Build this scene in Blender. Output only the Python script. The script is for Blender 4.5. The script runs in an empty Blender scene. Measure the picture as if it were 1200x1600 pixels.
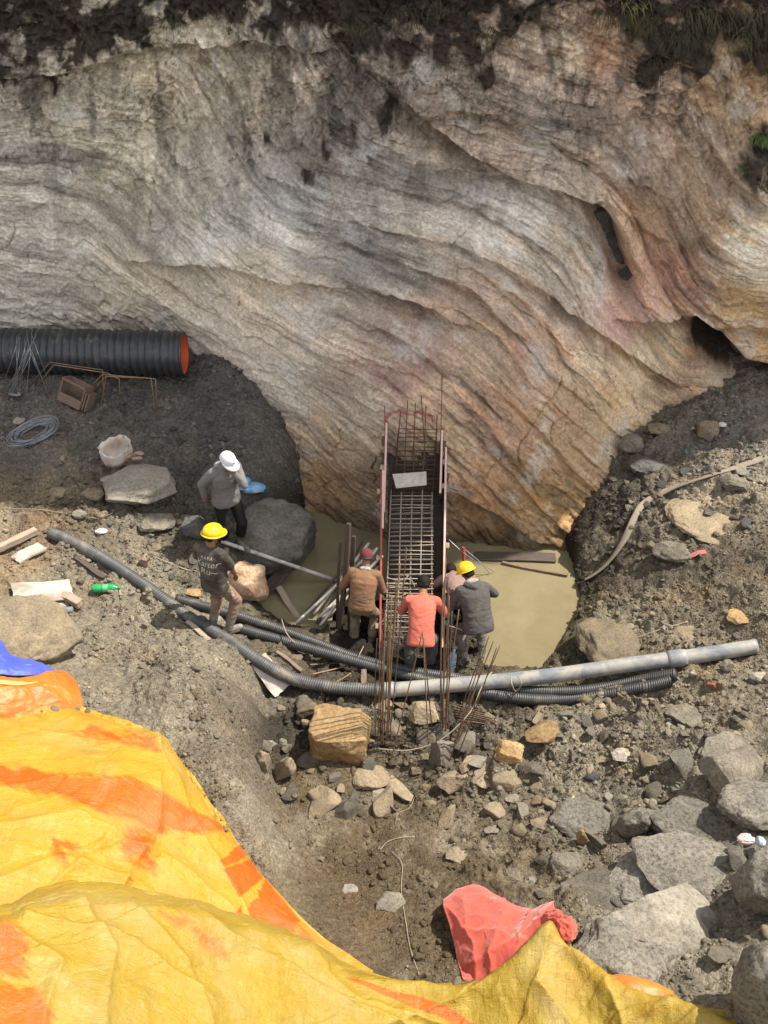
import bpy, bmesh, math, random
import numpy as np
from mathutils import Vector, Matrix
from mathutils.bvhtree import BVHTree

R = math.radians
SC = bpy.context.scene
COL = SC.collection

# ------------------------------------------------------------------ camera, sky, sun, exposure
PITCH = R(38.0)
FPX = 1537.0            # focal length in pixels of the 1200 x 1600 frame
CAMH = 7.8
cam_d = bpy.data.cameras.new("camera")
cam = bpy.data.objects.new("camera", cam_d)
COL.objects.link(cam)
cam.location = (0, 0, CAMH)
cam.rotation_euler = (R(90) - PITCH, 0, 0)
cam_d.sensor_fit = 'VERTICAL'
cam_d.sensor_height = 24.0
cam_d.lens = 24.0 * FPX / 1600.0
cam_d.clip_start = 0.05
cam_d.clip_end = 500
SC.camera = cam

SUN_ELEV = R(58)
SUN_AZ = R(71)          # clockwise from +Y: sun stands to the right and behind the cliff
wd = bpy.data.worlds.new("World")
SC.world = wd
wd.use_nodes = True
wn = wd.node_tree
bg = wn.nodes["Background"]
sky = wn.nodes.new("ShaderNodeTexSky")
sky.sky_type = 'NISHITA'
sky.sun_disc = False
sky.sun_elevation = SUN_ELEV
sky.sun_rotation = SUN_AZ
sky.altitude = 1500
sky.air_density = 1.0
sky.dust_density = 2.5
hs = wn.nodes.new("ShaderNodeHueSaturation")      # thin high cloud: a whiter sky than the clear one
hs.inputs['Saturation'].default_value = 0.12
wn.links.new(sky.outputs[0], hs.inputs['Color'])
wn.links.new(hs.outputs[0], bg.inputs[0])
bg.inputs[1].default_value = 0.15
sun_d = bpy.data.lights.new("sun", 'SUN')
sun_d.energy = 3.4
sun_d.angle = R(0.6)
sun_d.color = (1.0, 0.925, 0.80)
sun = bpy.data.objects.new("sun", sun_d)
COL.objects.link(sun)
sdir = Vector((math.sin(SUN_AZ) * math.cos(SUN_ELEV), math.cos(SUN_AZ) * math.cos(SUN_ELEV), math.sin(SUN_ELEV)))
sun.rotation_euler = sdir.to_track_quat('Z', 'Y').to_euler()
sun.location = sdir * 40
SC.view_settings.view_transform = 'Standard'
SC.view_settings.look = 'None'
SC.view_settings.exposure = 1.3
SC.view_settings.gamma = 1
SC.render.engine = 'CYCLES'
SC.cycles.use_denoising = True
SC.cycles.max_bounces = 8
SC.cycles.diffuse_bounces = 4

# ------------------------------------------------------------------ small maths
CP, SP = math.cos(PITCH), math.sin(PITCH)


def ray(px, py):
    cx, cy = (px - 600.0) / FPX, -(py - 800.0) / FPX
    return Vector((cx, CP + cy * SP, -SP + cy * CP))


def ptz(px, py, z):
    d = ray(px, py)
    t = (z - CAMH) / d.z
    return Vector((d.x * t, d.y * t, z))


def pty(px, py, y):
    d = ray(px, py)
    t = y / d.y
    return Vector((d.x * t, y, CAMH + d.z * t))


def project(P):
    P = np.asarray(P, dtype=np.float64)
    x, y, z = P[..., 0], P[..., 1], P[..., 2] - CAMH
    dep = y * CP - z * SP
    up = y * SP + z * CP
    dep = np.maximum(dep, 0.3)
    return 600 + FPX * x / dep, 800 - FPX * up / dep


def depth_of(v):
    return v[1] * CP - (v[2] - CAMH) * SP


_rng = np.random.RandomState(11)
_perm = np.concatenate([_rng.permutation(256)] * 2)
_g2 = _rng.normal(size=(256, 2)); _g2 /= np.linalg.norm(_g2, axis=1)[:, None]
_g3 = _rng.normal(size=(256, 3)); _g3 /= np.linalg.norm(_g3, axis=1)[:, None]
_g2 = _g2.astype(np.float32); _g3 = _g3.astype(np.float32)


def noise2(x, y):
    x = np.asarray(x, np.float32); y = np.asarray(y, np.float32)
    xi = np.floor(x).astype(np.int32); yi = np.floor(y).astype(np.int32)
    fx = x - xi; fy = y - yi
    u = fx * fx * fx * (fx * (fx * 6 - 15) + 10); v = fy * fy * fy * (fy * (fy * 6 - 15) + 10)
    xi &= 255; yi &= 255
    x1 = (xi + 1) & 255; y1 = (yi + 1) & 255

    def g(a, b, dx, dy):
        h = _perm[_perm[a] + b]
        gr = _g2[h]
        return gr[..., 0] * dx + gr[..., 1] * dy
    n00 = g(xi, yi, fx, fy); n10 = g(x1, yi, fx - 1, fy)
    n01 = g(xi, y1, fx, fy - 1); n11 = g(x1, y1, fx - 1, fy - 1)
    a = n00 + u * (n10 - n00); b = n01 + u * (n11 - n01)
    return (a + v * (b - a)) * 1.5


def fbm2(x, y, oct=5, gain=0.5, lac=2.03):
    s = 0; a = 1.0; f = 1.0; t = 0
    for k in range(oct):
        s = s + a * noise2(x * f + 17.3 * k, y * f - 9.1 * k)
        t += a; a *= gain; f *= lac
    return s / t * 1.6


def ridge2(x, y, oct=5, gain=0.55):
    s = 0; a = 1.0; f = 1.0; t = 0
    for k in range(oct):
        n = 1 - np.abs(noise2(x * f + 31.7 * k, y * f + 5.3 * k)) * 1.6
        s = s + a * n; t += a; a *= gain; f *= 2.07
    return s / t


def noise3(P):
    P = np.asarray(P, np.float32)
    I = np.floor(P).astype(np.int32); Fr = P - I
    U = Fr * Fr * Fr * (Fr * (Fr * 6 - 15) + 10)
    I &= 255; J = (I + 1) & 255
    out = 0
    for cx in (0, 1):
        for cy in (0, 1):
            for cz in (0, 1):
                a = J[:, 0] if cx else I[:, 0]
                b = J[:, 1] if cy else I[:, 1]
                c = J[:, 2] if cz else I[:, 2]
                h = _perm[_perm[_perm[a] + b] + c]
                gr = _g3[h]
                d = gr[:, 0] * (Fr[:, 0] - cx) + gr[:, 1] * (Fr[:, 1] - cy) + gr[:, 2] * (Fr[:, 2] - cz)
                w = (U[:, 0] if cx else 1 - U[:, 0]) * (U[:, 1] if cy else 1 - U[:, 1]) * (U[:, 2] if cz else 1 - U[:, 2])
                out = out + w * d
    return out * 1.5


def fbm3(P, oct=4, gain=0.5):
    s = 0; a = 1.0; f = 1.0; t = 0
    for k in range(oct):
        s = s + a * noise3(P * f + 13.7 * k); t += a; a *= gain; f *= 2.03
    return s / t * 1.6


def worley(x, y, seed=0.0):
    """nearest-cell distance, gap to the next cell, two cell numbers and the offset from the cell's centre"""
    ci = np.floor(x); cj = np.floor(y)
    d1 = np.full(x.shape, 9.0); d2 = np.full(x.shape, 9.0)
    h1 = np.zeros(x.shape); h2 = np.zeros(x.shape); ox = np.zeros(x.shape); oy = np.zeros(x.shape)
    for a in (-1, 0, 1):
        for b in (-1, 0, 1):
            hx = np.sin((ci + a) * 127.1 + (cj + b) * 311.7 + seed) * 43758.5453; hx -= np.floor(hx)
            hy = np.sin((ci + a) * 269.5 + (cj + b) * 183.3 + seed) * 43758.5453; hy -= np.floor(hy)
            ex = x - (ci + a + hx); ey = y - (cj + b + hy)
            dd = np.hypot(ex, ey)
            m = dd < d1
            d2 = np.where(m, d1, np.minimum(d2, dd))
            h1 = np.where(m, hx, h1); h2 = np.where(m, hy, h2); ox = np.where(m, ex, ox); oy = np.where(m, ey, oy)
            d1 = np.where(m, dd, d1)
    return d1, d2 - d1, h1, h2, ox, oy


def sstep(a, b, x):
    t = np.clip((x - a) / (b - a), 0, 1)
    return t * t * (3 - 2 * t)


class TPS:
    def __init__(self, pts, vals, lam=1e-4):
        P = np.asarray(pts, float); n = len(P)
        self.P = P
        K = self._phi(P, P) + lam * np.eye(n)
        A = np.zeros((n + 3, n + 3))
        A[:n, :n] = K; A[:n, n] = 1; A[:n, n + 1:] = P
        A[n, :n] = 1; A[n + 1:, :n] = P.T
        b = np.zeros(n + 3); b[:n] = vals
        self.w = np.linalg.lstsq(A, b, rcond=None)[0]

    @staticmethod
    def _phi(A, B):
        r2 = (A[:, None, 0] - B[None, :, 0]) ** 2 + (A[:, None, 1] - B[None, :, 1]) ** 2
        return r2 * np.log(r2 + 1e-9) * 0.5

    def __call__(self, X, Y):
        sh = X.shape
        Q = np.stack([X.ravel(), Y.ravel()], 1)
        out = np.empty(len(Q))
        n = len(self.P)
        for i in range(0, len(Q), 60000):
            q = Q[i:i + 60000]
            out[i:i + 60000] = self._phi(q, self.P) @ self.w[:n] + self.w[n] + q @ self.w[n + 1:]
        return out.reshape(sh)


def blend_cols(pts, cols, X, Y, power=2.4, soft=30.0):
    """inverse-distance blend of colours given at points"""
    sh = X.shape
    q = np.stack([X.ravel(), Y.ravel()], 1)
    P = np.asarray(pts, float); C = np.asarray(cols, float)
    out = np.empty((len(q), C.shape[1]), np.float32)
    for i in range(0, len(q), 60000):
        d2 = ((q[i:i + 60000, None, :] - P[None]) ** 2).sum(2) + soft * soft
        w = d2 ** (-power / 2 * 1.6)
        w /= w.sum(1)[:, None]
        out[i:i + 60000] = w @ C
    return out.reshape(sh + (C.shape[1],))


def srgb(c):
    c = np.asarray(c, float) / 255.0
    return np.where(c <= 0.04045, c / 12.92, ((c + 0.055) / 1.055) ** 2.4)


def seg_dist(X, Y, poly):
    """distance to a polyline, signed: positive on the right hand side of its run (below, when it runs left to right in image space)"""
    best = np.full(X.shape, 1e9); sg = np.zeros(X.shape)
    for (x0, y0), (x1, y1) in zip(poly[:-1], poly[1:]):
        dx, dy = x1 - x0, y1 - y0
        t = np.clip(((X - x0) * dx + (Y - y0) * dy) / (dx * dx + dy * dy), 0, 1)
        ex, ey = X - (x0 + t * dx), Y - (y0 + t * dy)
        d = np.hypot(ex, ey)
        s = np.sign(dx * ey - dy * ex)
        m = d < best
        best = np.where(m, d, best); sg = np.where(m, s, sg)
    return best, sg


def in_poly(X, Y, poly):
    r = np.zeros(X.shape, bool)
    n = len(poly)
    for i in range(n):
        x0, y0 = poly[i]; x1, y1 = poly[(i + 1) % n]
        c = ((y0 > Y) != (y1 > Y))
        xs = (x1 - x0) * (Y - y0) / ((y1 - y0) or 1e-9) + x0
        r ^= c & (X < xs)
    return r


# ------------------------------------------------------------------ object helpers
def link(name, me, material=None, parent=None):
    o = bpy.data.objects.new(name, me)
    COL.objects.link(o)
    if material is not None:
        me.materials.clear()
        me.materials.append(material)
    if parent is not None:
        o.parent = parent
    return o


def tag(o, label=None, cat=None, group=None, kind=None):
    if label: o["label"] = label
    if cat: o["category"] = cat
    if group: o["group"] = group
    if kind: o["kind"] = kind
    return o


def thing(name, label, cat, loc=(0, 0, 0), group=None, rotz=0.0, scale=1.0):
    o = bpy.data.objects.new(name, None)
    COL.objects.link(o)
    o.empty_display_size = 0.1
    o.location = loc
    o.rotation_euler = (0, 0, rotz)
    o.scale = (scale,) * 3
    return tag(o, label, cat, group)


def np_mesh(name, V, F, smooth=True):
    """V (n,3), F (m,3 or 4) numpy arrays"""
    V = np.ascontiguousarray(V, np.float32); F = np.ascontiguousarray(F, np.int32)
    me = bpy.data.meshes.new(name)
    k = F.shape[1]
    me.vertices.add(len(V)); me.vertices.foreach_set('co', V.ravel())
    me.loops.add(F.size); me.loops.foreach_set('vertex_index', F.ravel())
    me.polygons.add(len(F)); me.polygons.foreach_set('loop_start', np.arange(0, F.size, k, dtype=np.int32))
    me.update(calc_edges=True)
    if smooth:
        me.polygons.foreach_set('use_smooth', np.ones(len(F), bool))
    me.validate()
    return me


def grid_faces(nr, nc):
    i = np.arange(nr * nc).reshape(nr, nc)
    return np.stack([i[:-1, :-1].ravel(), i[:-1, 1:].ravel(), i[1:, 1:].ravel(), i[1:, :-1].ravel()], 1)


def set_col(me, name, C):
    a = me.color_attributes.new(name, 'FLOAT_COLOR', 'POINT')
    C = np.asarray(C, np.float32)
    if C.shape[1] == 3:
        C = np.concatenate([C, np.ones((len(C), 1), np.float32)], 1)
    a.data.foreach_set('color', np.ascontiguousarray(C).ravel())


def set_vec(me, name, V):
    a = me.attributes.new(name, 'FLOAT_VECTOR', 'POINT')
    a.data.foreach_set('vector', np.ascontiguousarray(V, np.float32).ravel())


def catmull(pts, n):
    P = [Vector(p) for p in pts]
    if len(P) == 2:
        return [P[0].lerp(P[1], i / n) for i in range(n + 1)]
    Q = [P[0] * 2 - P[1]] + P + [P[-1] * 2 - P[-2]]
    L = [0.0]
    for a, b in zip(P[:-1], P[1:]):
        L.append(L[-1] + max((b - a).length, 1e-6))
    out = []
    for i in range(n + 1):
        s = L[-1] * i / n
        k = 0
        while k < len(P) - 2 and s > L[k + 1]:
            k += 1
        t = (s - L[k]) / (L[k + 1] - L[k])
        a, b, c, d = Q[k], Q[k + 1], Q[k + 2], Q[k + 3]
        out.append(0.5 * ((2 * b) + (-a + c) * t + (2 * a - 5 * b + 4 * c - d) * t * t + (-a + 3 * b - 3 * c + d) * t ** 3))
    return out


def tube(path, rad, sides=8, caps=True, close=False):
    """V, F of a tube round a list of Vectors; rad is a number or f(i, theta_array)->array"""
    n = len(path)
    T = []
    for i in range(n):
        a = path[max(i - 1, 0)]; b = path[min(i + 1, n - 1)]
        if close:
            a = path[(i - 1) % n]; b = path[(i + 1) % n]
        d = (b - a)
        T.append(d.normalized() if d.length > 1e-9 else Vector((0, 0, 1)))
    ref = Vector((0, 0, 1)) if abs(T[0].z) < 0.9 else Vector((1, 0, 0))
    nrm = (ref - T[0] * ref.dot(T[0])).normalized()
    th = np.linspace(0, 2 * math.pi, sides, endpoint=False)
    V = []
    for i in range(n):
        nrm = (nrm - T[i] * nrm.dot(T[i])).normalized()
        bi = T[i].cross(nrm)
        r = rad(i, th) if callable(rad) else np.full(sides, rad)
        ring = np.array(path[i])[None] + (np.cos(th) * r)[:, None] * np.array(nrm)[None] + (np.sin(th) * r)[:, None] * np.array(bi)[None]
        V.append(ring)
    V = np.concatenate(V)
    F = []
    nr = n if close else n - 1
    for i in range(nr):
        j = (i + 1) % n
        for k in range(sides):
            k2 = (k + 1) % sides
            F.append((i * sides + k, i * sides + k2, j * sides + k2, j * sides + k))
    if caps and not close:
        c0 = len(V); V = np.concatenate([V, [np.array(path[0]), np.array(path[-1])]])
        for k in range(sides):
            k2 = (k + 1) % sides
            F.append((c0, k2, k, k)); F.append((c0 + 1, (n - 1) * sides + k, (n - 1) * sides + k2, (n - 1) * sides + k2))
    return V, F


class MB:
    """collects pieces that become ONE mesh"""
    def __init__(self):
        self.V = []; self.F = []; self.n = 0

    def add(self, V, F):
        V = [tuple(v) for v in V]
        self.V += V
        for f in F:
            g = []
            for k in f:
                if k + self.n not in g: g.append(k + self.n)
            self.F.append(g)
        self.n += len(V)
        return self

    def tube(self, pts, r, sides=8, n=None, smooth_path=True, close=False):
        pts = [Vector(p) for p in pts]
        path = catmull(pts, n or max(2, 6 * (len(pts) - 1))) if smooth_path else pts
        V, F = tube(path, r, sides, close=close)
        return self.add(V, F)

    def box(self, c, s, rot=None, bevel=0.0):
        bm = bmesh.new()
        bmesh.ops.create_cube(bm, size=1.0)
        for v in bm.verts:
            v.co = Vector((v.co.x * s[0], v.co.y * s[1], v.co.z * s[2]))
        if bevel:
            bmesh.ops.bevel(bm, geom=list(bm.edges), offset=bevel, segments=2, affect='EDGES', profile=0.6)
        if rot is not None:
            bmesh.ops.transform(bm, matrix=rot.to_4x4(), verts=bm.verts)
        bm.verts.ensure_lookup_table()
        bm.verts.index_update()
        V = [tuple(v.co + Vector(c)) for v in bm.verts]
        F = [[v.index for v in f.verts] for f in bm.faces]
        bm.free()
        return self.add(V, F)

    def build(self, name, material, parent=None, smooth=True):
        me = bpy.data.meshes.new(name)
        me.from_pydata(self.V, [], self.F)
        me.update()
        if smooth:
            me.shade_smooth()
        return link(name, me, material, parent)


# ------------------------------------------------------------------ materials
def new_mat(name):
    m = bpy.data.materials.new(name)
    m.use_nodes = True
    nt = m.node_tree
    return m, nt, nt.nodes["Principled BSDF"]


def N(nt, typ, **kw):
    n = nt.nodes.new(typ)
    for k, v in kw.items():
        setattr(n, k, v)
    return n


def mixc(nt, fac, a, b, mode='MIX'):
    m = N(nt, "ShaderNodeMix", data_type='RGBA', blend_type=mode)
    for sock, v in ((m.inputs[0], fac), (m.inputs[6], a), (m.inputs[7], b)):
        if hasattr(v, 'links'):
            nt.links.new(v, sock)
        elif isinstance(v, (int, float)):
            sock.default_value = v
        else:
            sock.default_value = (*v, 1) if len(v) == 3 else v
    return m.outputs[2]


def ramp(nt, src, a, b, ca=(0, 0, 0), cb=(1, 1, 1)):
    r = N(nt, "ShaderNodeValToRGB")
    r.color_ramp.elements[0].position = a; r.color_ramp.elements[0].color = (*ca, 1)
    r.color_ramp.elements[1].position = b; r.color_ramp.elements[1].color = (*cb, 1)
    nt.links.new(src, r.inputs[0])
    return r.outputs[0]


def noise_n(nt, vec, scale, detail=6, rough=0.6, dist=0.0, dims='3D'):
    n = N(nt, "ShaderNodeTexNoise", noise_dimensions=dims)
    n.inputs['Scale'].default_value = scale
    n.inputs['Detail'].default_value = detail
    n.inputs['Roughness'].default_value = rough
    n.inputs['Distortion'].default_value = dist
    if vec is not None: nt.links.new(vec, n.inputs['Vector'])
    return n.outputs[0]


def bump_n(nt, h, strength, dist, prev=None):
    b = N(nt, "ShaderNodeBump")
    b.inputs['Strength'].default_value = strength
    b.inputs['Distance'].default_value = dist
    nt.links.new(h, b.inputs['Height'])
    if prev is not None: nt.links.new(prev, b.inputs['Normal'])
    return b.outputs[0]


def M(name, c1, c2=None, scale=8.0, rough=0.8, bump=0.3, bdist=0.01, metallic=0.0, dirt=None, dirt_amt=0.5, vary=0.0,
      bscale=None, stretch=None, spec=None, sheen=0.0):
    """general worn surface: two tones of noise, optional dirt patches, bump"""
    m, nt, p = new_mat(name)
    tc = N(nt, "ShaderNodeTexCoord").outputs['Object']
    if stretch:
        mp = N(nt, "ShaderNodeMapping"); mp.inputs['Scale'].default_value = stretch
        nt.links.new(tc, mp.inputs[0]); tc = mp.outputs[0]
    c2 = c2 or tuple(x * 0.7 for x in c1)
    f = ramp(nt, noise_n(nt, tc, scale, 8, 0.65), 0.35, 0.68)
    col = mixc(nt, f, c1, c2)
    if dirt:
        d = ramp(nt, noise_n(nt, tc, scale * 0.37 + 1.3, 9, 0.7, 0.4), 0.62 - dirt_amt * 0.3, 0.72 - dirt_amt * 0.2)
        col = mixc(nt, d, col, dirt)
    if vary:
        oi = N(nt, "ShaderNodeObjectInfo")
        hs = N(nt, "ShaderNodeMapRange"); hs.inputs[3].default_value = 1 - vary; hs.inputs[4].default_value = 1 + vary
        nt.links.new(oi.outputs['Random'], hs.inputs[0])
        cb = N(nt, "ShaderNodeVectorMath", operation='SCALE')
        nt.links.new(col, cb.inputs[0]); nt.links.new(hs.outputs[0], cb.inputs['Scale'])
        col = cb.outputs[0]
    nt.links.new(col, p.inputs['Base Color'])
    p.inputs['Roughness'].default_value = rough
    p.inputs['Metallic'].default_value = metallic
    if spec is not None: p.inputs['Specular IOR Level'].default_value = spec
    if sheen: p.inputs['Sheen Weight'].default_value = sheen
    if bump:
        nt.links.new(bump_n(nt, noise_n(nt, tc, bscale or scale * 3, 8, 0.65), bump, bdist), p.inputs['Normal'])
    return m


def stone_mat(name, c1, c2, c3, scale=6.0, bump=0.6, speck=0.25, rough=0.9):
    m, nt, p = new_mat(name)
    tcn = N(nt, "ShaderNodeTexCoord"); tc = tcn.outputs['Object']
    oi = N(nt, "ShaderNodeObjectInfo")
    ad = N(nt, "ShaderNodeVectorMath", operation='ADD')
    sc = N(nt, "ShaderNodeVectorMath", operation='SCALE'); sc.inputs[0].default_value = (37, 11, 23)
    nt.links.new(oi.outputs['Random'], sc.inputs['Scale'])
    nt.links.new(tc, ad.inputs[0]); nt.links.new(sc.outputs[0], ad.inputs[1])
    tc = ad.outputs[0]
    f1 = ramp(nt, noise_n(nt, tc, scale * 0.5, 8, 0.62, 0.3), 0.36, 0.66)
    f2 = ramp(nt, noise_n(nt, tc, scale * 0.9, 9, 0.7, 0.6), 0.48, 0.66)
    col = mixc(nt, f1, c1, c2)
    col = mixc(nt, f2, col, c3)
    sp = ramp(nt, noise_n(nt, tc, scale * 8, 6, 0.75), 0.36, 0.56, (1 - speck * 1.6,) * 3, (1 + speck * 0.2,) * 3)
    col = mixc(nt, 1.0, col, sp, 'MULTIPLY')
    mr = N(nt, "ShaderNodeMapRange"); mr.inputs[3].default_value = 0.72; mr.inputs[4].default_value = 1.25
    nt.links.new(oi.outputs['Random'], mr.inputs[0])
    sv = N(nt, "ShaderNodeVectorMath", operation='SCALE')
    nt.links.new(col, sv.inputs[0]); nt.links.new(mr.outputs[0], sv.inputs['Scale'])
    nt.links.new(sv.outputs[0], p.inputs['Base Color'])
    p.inputs['Roughness'].default_value = rough
    p.inputs['Specular IOR Level'].default_value = 0.25
    b = bump_n(nt, noise_n(nt, tc, scale * 2.2, 10, 0.68, 0.2), bump, 0.035)
    b = bump_n(nt, noise_n(nt, tc, scale * 8, 6, 0.75), bump * 0.9, 0.02, b)
    nt.links.new(b, p.inputs['Normal'])
    return m

# ------------------------------------------------------------------ CLIFF
# where the foot and face of the cliff stand: (image column, image row, metres out along +Y)
cliff_pts = [
    (-150, 520, 12.5), (0, 505, 12.35), (150, 515, 12.3), (300, 545, 12.15), (330, 575, 11.8), (400, 620, 11.3), (435, 690, 10.85),
    (448, 760, 10.4), (482, 800, 9.95), (560, 838, 9.6), (700, 856, 9.35), (800, 860, 9.25), (872, 858, 9.25),
    (905, 815, 9.5), (945, 755, 9.85), (972, 690, 10.4), (1050, 650, 10.85), (1200, 640, 10.95), (1350, 640, 11.0),
    (600, 655, 9.95), (700, 655, 9.9), (700, 750, 9.55), (800, 700, 9.72), (850, 610, 10.2), (700, 500, 10.75), (500, 610, 10.75),
    (500, 700, 10.35), (1000, 600, 10.85), (960, 640, 10.5), (1000, 500, 11.15), (1100, 610, 11.2), (1190, 600, 11.35),
    (0, 400, 12.35), (200, 400, 12.2), (350, 450, 11.9), (500, 400, 11.35), (700, 400, 11.15), (900, 400, 11.2), (1050, 400, 11.35),
    (1190, 400, 10.9), (1350, 400, 10.6), (100, 200, 12.6), (300, 200, 12.4), (500, 200, 11.95), (800, 200, 11.6), (1000, 200, 11.55),
    (1190, 220, 11.2), (-150, 200, 12.7), (1350, 200, 10.9), (0, 0, 12.75), (300, 0, 12.4), (600, 0, 12.05), (900, 0, 11.8),
    (1200, 0, 11.4), (-150, 0, 12.8), (1350, 0, 11.2),
]
cx, cz, cy = [], [], []
for a, b, c in cliff_pts:
    p = pty(a, b, c); cx.append(p.x); cz.append(p.z); cy.append(c)
for x, ya, yb in ((-6.5, 12.3, 12.6), (-3, 11.9, 11.7), (0, 11.45, 10.95), (2, 11.25, 10.8), (3.4, 11.15, 10.4), (4.2, 11.1, 9.95), (5, 10.95, 10.2), (6.5, 11.2, 10.9)):
    cx.append(x); cz.append(7.4); cy.append(ya)     # unseen overhang added above the frame, shaped to shade wall, ground and pool
    cx.append(x); cz.append(9.4); cy.append(yb)
cliff_tps = TPS(list(zip(cx, cz)), cy, lam=2e-2)

# bedding: direction of the layers in the frame (degrees, clockwise from level)
bed = [
    (0, 250, 0), (50, 400, 4), (100, 480, 12), (0, 500, 5), (150, 200, 5), (120, 320, 12), (220, 130, -5), (300, 130, 40), (300, 210, 58),
    (330, 300, 62), (400, 250, 72), (370, 120, 70), (430, 120, 84), (500, 100, 80), (250, 350, 35), (200, 420, 30), (350, 380, 32), (450, 350, 28),
    (400, 410, 22), (550, 300, 18), (600, 400, 18), (500, 425, 16), (350, 480, 24), (300, 520, 30), (450, 500, 20), (550, 520, 24), (620, 460, 22),
    (700, 450, 28), (800, 400, 38), (850, 480, 50), (900, 520, 52), (700, 550, 36), (850, 600, 50), (950, 580, 48), (600, 700, 40),
    (500, 700, 36), (480, 620, 30), (750, 700, 42), (800, 780, 40), (700, 800, 34), (850, 830, 26), (900, 700, 50), (700, 250, 14),
    (640, 330, 16), (800, 300, 28), (740, 200, 30), (600, 150, 60), (900, 150, 8), (850, 250, 22), (950, 250, 40), (1000, 300, 62), (1050, 400, 66),
    (1100, 300, 60), (1150, 200, 72), (1000, 450, 52), (1100, 480, 24), (1100, 620, 10), (1180, 620, 4), (1170, 480, -15), (1180, 330, 40),
    (600, 600, 36), (400, 560, 26), (550, 800, 34), (0, 100, 0), (700, 60, 10), (1000, 60, 20), (-200, 300, 0), (1400, 300, 30), (1400, 600, 0),
]
GS = 8.0
gx = np.arange(-240, 1441, GS); gy = np.arange(-400, 961, GS)
GX, GY = np.meshgrid(gx, gy)
bp = np.array([(a, b) for a, b, _ in bed], float)
ba = np.radians([c for _, _, c in bed])
vec = blend_cols(bp, np.stack([np.cos(2 * ba), np.sin(2 * ba)], 1), GX, GY, 2.2, 25)
TH = 0.5 * np.arctan2(vec[..., 1], vec[..., 0])
TH = TH + 0.16 * fbm2(GX / 120, GY / 120, 3)


def solve_grad(gxv, gyv):
    """least squares field whose gradient is (gxv, gyv)"""
    nr, nc = gxv.shape
    fx = 0.5 * (gxv[:, 1:] + gxv[:, :-1]) * GS; fy = 0.5 * (gyv[1:] + gyv[:-1]) * GS

    def At(ex, ey):
        o = np.zeros((nr, nc)); o[:, 1:] += ex; o[:, :-1] -= ex; o[1:] += ey; o[:-1] -= ey
        return o

    def AtA(s):
        return At(s[:, 1:] - s[:, :-1], s[1:] - s[:-1])
    b = At(fx, fy); s = np.zeros((nr, nc)); r = b - AtA(s); p = r.copy(); rs = (r * r).sum()
    for _ in range(600):
        Ap = AtA(p); al = rs / max((p * Ap).sum(), 1e-12)
        s += al * p; r -= al * Ap; rn = (r * r).sum()
        if rn < 1e-6: break
        p = r + rn / rs * p; rs = rn
    return s


S_F = solve_grad(-np.sin(TH), np.cos(TH))      # across the layers, in pixels of the frame
T_F = solve_grad(np.cos(TH), np.sin(TH))       # along the layers


def bil(Fld, X, Y):
    u = np.clip((X - gx[0]) / GS, 0, len(gx) - 1.001); v = np.clip((Y - gy[0]) / GS, 0, len(gy) - 1.001)
    i = u.astype(int); j = v.astype(int); a = u - i; b = v - j
    return (Fld[j, i] * (1 - a) * (1 - b) + Fld[j, i + 1] * a * (1 - b) + Fld[j + 1, i] * (1 - a) * b + Fld[j + 1, i + 1] * a * b)


xs = np.concatenate([np.arange(-7.0, -5.6, 0.05), np.arange(-5.6, 5.6, 0.0135), np.arange(5.6, 7.01, 0.05)])
zs = np.concatenate([np.arange(-0.7, 5.9, 0.0125), np.arange(5.9, 9.5, 0.06)])
X, Z = np.meshgrid(xs, zs)
Y0 = cliff_tps(X, Z)
PX, PY = project(np.stack([X, Y0, Z], -1))
PX = np.clip(PX, -230, 1430); PY = np.clip(PY, -390, 950)
wob = 10 * fbm2(X * 1.1, Z * 1.1, 4)
Sv = bil(S_F, PX, PY) + wob * 0.7
Tv = bil(T_F, PX, PY)
out = np.zeros_like(X)                       # metres towards the camera side
out += 0.16 * fbm2(X * 0.55 + 4, Z * 0.55, 4)
rough_mask = sstep(420, 60, PY)
# bedding ledges: each layer a slanting step
for k, (per, amp, al) in enumerate(((150, 0.13, 420), (78, 0.085, 280), (37, 0.050, 150), (16, 0.020, 90), (8.0, 0.008, 60))):
    ph = Sv / per + 0.55 * fbm2(Tv / al + 7 * k, Sv / (per * 3.0), 3)
    fr = ph - np.floor(ph)
    lay = np.floor(ph)
    hsh = np.sin(lay * 12.9898 + k * 3.1) * 43758.5453
    hsh = hsh - np.floor(hsh)
    strength = sstep(-0.25, 0.35, fbm2(Tv / (al * 1.6) + 3.3 * lay, Sv / (per * 6) + 11 * k, 2)) * (0.35 + 0.9 * hsh)
    prof = np.where(fr < 0.86, fr / 0.86, (1 - fr) / 0.14)      # swells downward then breaks back
    out += 1.45 * amp * strength * (prof - 0.5) * (1 - .55 * sstep(560, 680, PY))
streak = ridge2(Sv / 9.0, Tv / 75.0, 5, 0.62)
smg = sstep(-.25, .35, fbm2(X * .9 + 50, Z * .9 + 20, 3) + .5 * fbm2(Sv / 75.0 + 15, Tv / 420.0 + 3, 4, 0.55))
out += (0.012 + 0.05 * smg) * (streak - 0.6)
out += 0.035 * fbm2(Sv / 20.0 + 40, Tv / 60.0, 5, 0.6)
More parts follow.
